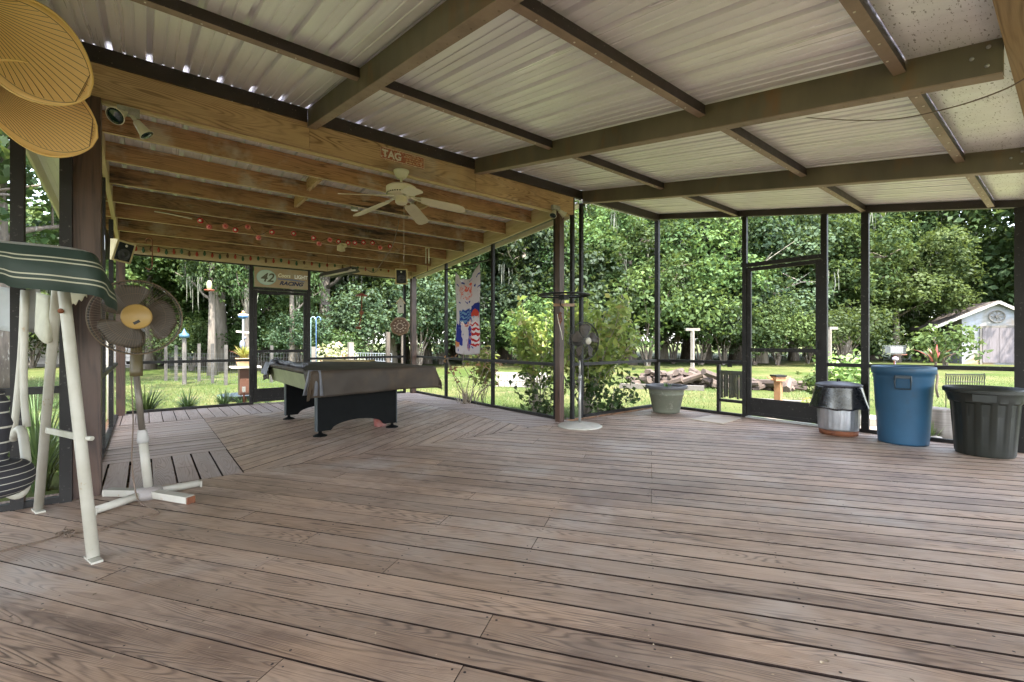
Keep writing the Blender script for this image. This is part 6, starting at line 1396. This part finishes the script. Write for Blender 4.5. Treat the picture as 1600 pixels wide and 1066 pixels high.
for k in range(8):
    b = MB(); a = k*.785; b.tube([wc+fx*.05*math.cos(a)+Vector((0, 0, .05*math.sin(a))), wc+fx*.32*math.cos(a)+Vector((0, 0, .32*math.sin(a)))], .018, 5); b.build('spoke', M['oldwood'], t2)
b = MB(); b.lathe([(.08, -.04), (.08, .04), (1e-5, .04)], wc, 12, Matrix((fx, Vector((0, 0, 1)), fy)).transposed()); b.build('hub', M['oldwood'], t2)
# white sided building at the far left, wooden posts, fences
A = gnd(48, 24.0); B_ = gnd(212, 23.0); fx = (B_-A).normalized(); fy = Vector((-fx.y, fx.x, 0)); wdt = (B_-A).length; A = A-fx*1
t = thing('sided_cabin', 'low cabin with pale horizontal siding beyond the lawn at the left edge', 'cabin', A)
b = MB(); zz = GZ+.15
b.prism([A+Vector((0, 0, .0)), A+fx*(wdt+1), A+fx*(wdt+1)+Vector((0, 0, .14)), A+Vector((0, 0, .14))], fy*3, tone=.2); b.build('foundation', M['oldwood'], t)
b = MB()
for k in range(8):
    h0 = .15+k*.19; b.hexa([A+Vector((0, 0, h0))-fy*.05, A+fx*(wdt+1)+Vector((0, 0, h0))-fy*.05, A+fx*(wdt+1)+fy*3+Vector((0, 0, h0)), A+fy*3+Vector((0, 0, h0)), A+Vector((0, 0, h0+.18)), A+fx*(wdt+1)+Vector((0, 0, h0+.18)), A+fx*(wdt+1)+fy*3+Vector((0, 0, h0+.18)), A+fy*3+Vector((0, 0, h0+.18))], tuple(fx), .5)
b.build('siding', pm('pale_siding', (.34, .31, .285), .8), t)
b = MB(); q = A+Vector((0, 0, 1.68)); b.prism([q-fy*.3-fx*.3, q+fy*1.6-fx*.3+Vector((0, 0, .6)), q+fy*3.3-fx*.3], fx*(wdt+1.6)); b.build('roof', pm('grey_roof', (.35, .34, .33), .8), t)
for i, (px, d, py, lab) in enumerate(((259, 15.5, 541, 'weathered fence post behind the pedestal fan guard'), (275, 15.5, 541, 'weathered fence post left of the blue birdhouse pole'), (311, 15.3, 538, 'weathered fence post right of the blue birdhouse pole'), (332, 14.6, 538, 'tall grey fence post in the middle of the left bay'), (353, 14.0, 540, 'tall grey fence post left of the flower stand'),
                                (424.5, 15, 541, 'grey fence post seen inside the back door'), (548, 12.6, 536, 'pale square fence post beside the cream-leaved bush'), (490, 12.6, 543, 'short white fence post right of the back door'), (606, 11.5, 520, 'round timber fence post left of the far corner post'), (630, 13, 524, 'brown timber fence post behind the far corner post'))):
    p = gnd(px, d); zt2 = H+(534-py)/715*d; b = MB(); w_ = .085 if i not in (6, 7) else .13; b.b2((p.x-w_/2, p.y-w_/2, GZ-.02), (p.x+w_/2, p.y+w_/2, zt2)); o = b.build('fence_post', M['whitepost'] if i in (6, 7) else M['bark'] if i > 7 else M['greypost'])
    tag(o, lab, 'fence post', 'fence posts beyond the pool table room')
M['wire'] = pm('galvanised_wire', (.13, .135, .14), .4, .6, bump=0); M['wwire'] = pm('white_wire', (.34, .37, .41), .5, 0, bump=0)
def netting(name, label, p, q, h, sp, mat, r=.004):
    b = MB(); d = (q-p); n_ = int(d.length/sp)
    for k in range(n_+1): a = p+d*k/n_; b.tube([a, a+Vector((0, 0, h))], r, 3, caps=False)
    m_ = int(h/sp)
    for k in range(m_+1): b.tube([p+Vector((0, 0, h*k/m_)), q+Vector((0, 0, h*k/m_))], r, 3, caps=False)
    o = b.build(name, mat); tag(o, label, 'fence'); return o
netting('wire_fence', 'white welded wire fence panel between the cream-leaved bush and the far corner post', gnd(552, 12.8), gnd(612, 11.9), 1.22-.2, .10, M['wwire'], .006)
netting('wire_fence', 'faint square wire fence between the grey posts at the back left', gnd(259, 15.5), gnd(353, 14.0), .95, .12, M['wire'], .003)
netting('wire_fence', 'faint wire fence beyond the narrow back door', gnd(360, 14.3), gnd(490, 12.7), 1.0, .12, M['wire'], .003)
# poles with ornaments
p = gnd(288, 14.2); t = thing('birdhouse_pole', 'slim pole carrying a small blue birdhouse behind the pedestal fan', 'birdhouse', p); zt2 = H+(534-529)/715*14.2
b = MB(); b.tube([p, Vector((p.x, p.y, zt2))], .06, 8); b.build('pole', M['oldwood'], t)
b = MB(); b.lathe([(.05, zt2-.01), (.14, zt2+.02), (.13, zt2+.1), (.06, zt2+.16), (.02, zt2+.26), (1e-5, zt2+.3)], (p.x, p.y, 0), 14); b.build('birdhouse', pm('blue_glaze', (.06, .13, .20), .4), t, True)
p = gnd(380, 10.6); t = thing('garden_pole', 'garden pole with a blue and white feeder and small signs by the flower pot', 'garden pole', p)
b = MB(); b.tube([p, Vector((p.x, p.y, H+(534-487)/715*10.6))], .022, 8); b.build('pole', M['galv'], t)
z_ = H+(534-495)/715*10.6; b = MB(); b.lathe([(.02, z_-.07), (.10, z_-.03), (.105, z_)], (p.x, p.y, 0), 20); b.build('blue_bowl', pm('blue_bowl', (.05, .14, .32), .4), t, True)
b = MB(); b.lathe([(.107, z_+.001), (.11, z_+.035), (.06, z_+.05), (1e-5, z_+.055)], (p.x, p.y, 0), 20); b.build('white_band', M['white'], t, True)
b = MB(); b.lathe([(.05, z_+.056), (.03, z_+.1), (1e-5, z_+.13)], (p.x, p.y, 0), 14); b.build('finial', flat('orange_cap', (.45, .18, .06)), t, True)
z_ = H+(534-519)/715*10.6; b = MB(); b.bar(p+Vector((0, 0, z_-GZ))-camdir(0)*.16, p+Vector((0, 0, z_-GZ-.03))+camdir(0)*.2, .02, .04); b.build('crossbar', M['white'], t)
z_ = H+(534-540)/715*10.6; b = MB(); b.sphere((p.x-.02, p.y, z_), .07, 10, (.8, .8, 1.6)); b.sphere((p.x+.03, p.y, z_+.16), .04, 8); b.build('white_figure', pm('white_blue_ceramic', (.22, .24, .30), .4), t, True)
p = gnd(383, 9.4); zt2 = H+(534-574.5)/715*9.4
t = thing('flower_stand', 'brown wooden stand with a white top outside the back screen', 'stand', p)
b = MB(); b.box((p.x, p.y, (zt2+GZ)/2+.12), (.22, .22, zt2-GZ-.26)); b.build('box', flat('terracotta_box', (.12, .055, .035)), t)
b = MB(); b.box((p.x, p.y, zt2), (.52, .42, .03)); b.build('top', M['white'], t)
b = MB(); b.tube([(p.x, p.y, GZ-.05), (p.x, p.y, GZ+.2)], .03, 8); b.build('leg', M['rust'], t)
c = Vector((p.x-.02, p.y, zt2+.016)); t = thing('flower_pot', 'tan basket pot on the wooden stand outside', 'flower pot', c)
b = MB(); b.lathe([(.11, 0), (.15, .11), (.16, .17), (.15, .17), (1e-5, .15)], c, 20); b.build('pot', pm('tan_basket', (.45, .30, .18), .8), t, True)
strap_clump('flowering_plant', 'yellow and red flowering plant in the basket pot outside', 'plant', c+Vector((0, 0, .15)), 90, .30, .035, leafmat('yellow_red_petals', (.42, .34, .04), (.28, .36, .05), (.45, .06, .05), .3), 1.3, .5)
p = gnd(381, 9.0); t = thing('water_tap', 'rusty pipe stake with a white box in front of the flower stand', 'stake', p); b = MB(); b.tube([p, p+Vector((0, 0, .35))], .018, 8); b.build('pipe', M['rust'], t); b = MB(); b.box(p+Vector((0, 0, .40)), (.05, .05, .10)); b.build('box', M['white'], t)
p = gnd(375, 10.5); b = MB(); b.lathe([(.42, 0), (.45, .12), (.46, .13), (.43, .13), (1e-5, .08)], p, 30); o = b.build('garden_tub', pm('dark_blue_tub', (.03, .045, .06), .5), None, True); tag(o, 'low dark round tub on the lawn behind the flower stand', 'tub')
# shepherd hooks
for px, col, lab in ((487.5, 'aqua_rod', 'pale aqua shepherd hook right of the back door, the left one'), (496, 'blue_rod', 'striped blue and red shepherd hook right of the back door, the right one')):
    p = gnd(px-2, 11.5); zt2 = H+(534-496)/715*11.5; x = camdir(0); pts = [p, p+Vector((0, 0, zt2-GZ-.08))]+[p+Vector((0, 0, zt2-GZ-.08))+x*(.06-.06*math.cos(a))+Vector((0, 0, .08*math.sin(a))) for a in (.6, 1.3, 2.0, 2.8, 3.6)]
    b = MB(); b.tube(pts, .011, 6); o = b.build('shepherd_hook', flat(col, (.35, .50, .50) if col[0] == 'a' else (.12, .22, .45)), None, True); tag(o, lab, 'garden hook')
# stone block edging
q0, q1 = gnd(776, 13.6), gnd(860, 13.2); n_ = 9
for k in range(n_):
    for r_ in range(2):
        p = q0.lerp(q1, (k+.5*r_)/n_); b = MB(); b.box(p+Vector((0, 0, .09+.175*r_)), ((q1-q0).length/n_*.93, .22, .16), rz=math.atan2((q1-q0).y, (q1-q0).x)); o = b.build('concrete_block', M['concrete'])
        tag(o, 'grey concrete edging block in the %s row of the low block wall' % ('lower' if r_ == 0 else 'upper'), 'block', 'concrete blocks in the %s row' % ('lower' if r_ == 0 else 'upper'))
b = MB(); b.box(q0.lerp(q1, .5)+Vector((0, .25, .38)), ((q1-q0).length*1.05, .5, .04), rz=math.atan2((q1-q0).y, (q1-q0).x)); o = b.build('white_slab', M['concrete']); tag(o, 'pale flat slab on top of the low concrete block wall', 'slab')
# white edging kerb outside the corner
b = MB(); b.bar(gnd(945, 7.35)+Vector((0, 0, .12)), gnd(1022, 7.9)+Vector((0, 0, .14)), .12, .16); o = b.build('white_edging', M['concrete']); tag(o, 'pale concrete edging strip outside the screen left of the plant pot', 'edging')
# rocks
for k, (px, d, r_, lab) in enumerate(((1067, 8.2, .09, 'tan rock on the sandy ground beside the plant pot'), (1257, 7.6, .14, 'white rock beside the landscape timber post'), (1248, 7.9, .10, 'smaller white rock near the landscape timber post'), (1463, 6.1, .08, 'pale rock at the foot of the stump planter'))):
    b = MB(); b.sphere(gnd(px, d)+Vector((0, 0, r_*.4)), r_, 9, (1.3, 1, .7)); o = b.build('rock', M['concrete'], None, True); tag(o, lab, 'rock')
# orange timber post with a roofed top
p = gnd(1216, 8.6); zt2 = H+(534-592)/715*8.6
t = thing('garden_post', 'short orange timber post with a dark roofed birdhouse head beyond the big door', 'post', p)
ow = pm('orange_timber', (.34, .18, .085), .6, 0, (.24, .12, .055), 6)
b = MB(); b.b2((p.x-.055, p.y-.055, GZ), (p.x+.055, p.y+.055, zt2-.05)); b.build('post', ow, t)
b = MB(); b.box((p.x, p.y, zt2-.01), (.18, .18, .08), rz=R(YAW)); b.build('head', ow, t)
b = MB(); b.box((p.x, p.y, zt2+.045), (.20, .22, .03), rz=R(YAW)); b.build('cap', M['black'], t)
for s in (-1, 1):
    b = MB(); b.bar(p+Vector((0, 0, zt2-GZ-.03))+camdir(0)*.09*s, p+Vector((0, 0, zt2-GZ+.02))+camdir(0)*.20*s, .04, .03); b.build('arm', ow, t)
# concrete path block beside the steps and paver
p = gnd(1362, 6.6); b = MB(); b.box(gnd(1364, 7.4)+Vector((0, 0, .06)), (.5, .35, .12), rz=.3); o = b.build('concrete_step', M['concrete']); tag(o, 'pale concrete step outside between the galvanised and blue trash cans', 'step')
# stump planter with bromeliad on a twisted stem
p = gnd(1462, 6.3); p.x = max(p.x, UR+.25); t = thing('stump_planter', 'grey weathered tree stump planter outside between the blue and green cans', 'stump', p)
b = MB(); b.lathe([(.20, 0), (.18, .15), (.17, .42), (.155, .43), (1e-5, .41)], p, 26, wob=lambda r, z, a: r+.012*math.sin(a*9)+.008*math.sin(a*17+z*9)); b.build('stump', M['oldwood'], t, True)
d_ = (p-O).dot(Vector((-sy, cy, 0))); b = MB(); q = [atd(1466, 622, d_), atd(1463, 608, d_), atd(1465, 590, d_), atd(1462, 575, d_), atd(1463, 562, d_)]; b.tube(smooth(q), .014, 7); o = b.build('twisted_stem', M['bark'], None, True); tag(o, 'dark twisted plant stem rising from the grey stump planter', 'stem')
strap_clump('bromeliad', 'red-tipped bromeliad on top of the twisted stem', 'plant', atd(1463, 566, d_), 44, .24, .035, M['strapred'], 1.2, .5)
strap_clump('low_plant', 'pale low plant beside the stump planter', 'plant', gnd(1455, 6.2), 30, .3, .015, M['strap'], 1, .6)
# cage feeder on a pole
p = gnd(1397, 10.0); z_ = H+(534-548)/715*10; t = thing('cage_feeder', 'grey mesh cage feeder on a thin pole above the blue trash can', 'feeder', p)
b = MB(); b.tube([p, Vector((p.x, p.y, z_-.08))], .012, 6); b.bar(Vector((p.x, p.y, z_-.1)), Vector((p.x, p.y, z_-.1))+camdir(0)*.28, .02, .02); b.build('pole', M['rust'], t)
b = MB(); x = camdir(0); y = camdir(90)
for i in range(9):
    for j in (-1, 1): b.tube([Vector((p.x, p.y, z_-.09))+x*(-.17+.0425*i)+y*.1*j, Vector((p.x, p.y, z_+.09))+x*(-.17+.0425*i)+y*.1*j], .004, 4)
for i in range(6):
    z2 = z_-.09+.036*i; b.tube([Vector((p.x, p.y, z2))+x*a+y*c_ for a, c_ in ((-.17, -.1), (.17, -.1), (.17, .1), (-.17, .1), (-.17, -.1))], .004, 4)
b.build('cage', M['wire'], t)
b = MB(); b.box((p.x, p.y, z_), (.27, .15, .14), rz=R(YAW)); b.build('suet_block', pm('grey_suet', (.40, .40, .38), .8), t)
p = gnd(1399, 9.0); z_ = H+(534-562)/715*9; b = MB(); b.sphere((p.x, p.y, z_), .055, 10, (1, 1, .8)); b.tube([(p.x, p.y, GZ), (p.x, p.y, z_)], .008, 5); o = b.build('garden_ornament', pm('lilac_ornament', (.40, .32, .40), .5), None, True); tag(o, 'small lilac ornament on a stick behind the blue trash can', 'ornament')
# black wire rack
q0, q1 = gnd(1478, 8.6), gnd(1538, 8.6); z0, z1 = H-(598-534)/715*8.6, H-(586-534)/715*8.6
t = thing('wire_edging', 'black scrolled wire garden edging beyond the dark green can', 'edging', (q0+q1)/2)
b = MB()
for z in (z0, z1): b.tube([Vector((q0.x, q0.y, z)), Vector((q1.x, q1.y, z))], .008, 5)
n_ = 16
for k in range(n_+1):
    a = q0.lerp(q1, k/n_); a2 = q0.lerp(q1, (k+.6)/n_); b.tube([Vector((a.x, a.y, z0-.05)), Vector((a.x, a.y, z1))], .005, 4); b.tube([Vector((a.x, a.y, z0)), Vector((a2.x, a2.y, z1))], .004, 4)
for a in (q0, q1): b.tube([Vector((a.x, a.y, GZ)), Vector((a.x, a.y, z1+.02))], .008, 5)
b.build('lattice', M['black'], t)
for px in (1552, 1568):
    p = gnd(px, 8.3); t = thing('garden_stake', 'thin dark bent wire stake at the far right, the %s one' % ('left' if px < 1560 else 'right'), 'stake', p)
    b = MB(); b.tube([p-camdir(0)*.05, p+Vector((0, 0, .42)), p+camdir(0)*.07], .006, 5); b.build('wire', M['black'], t)
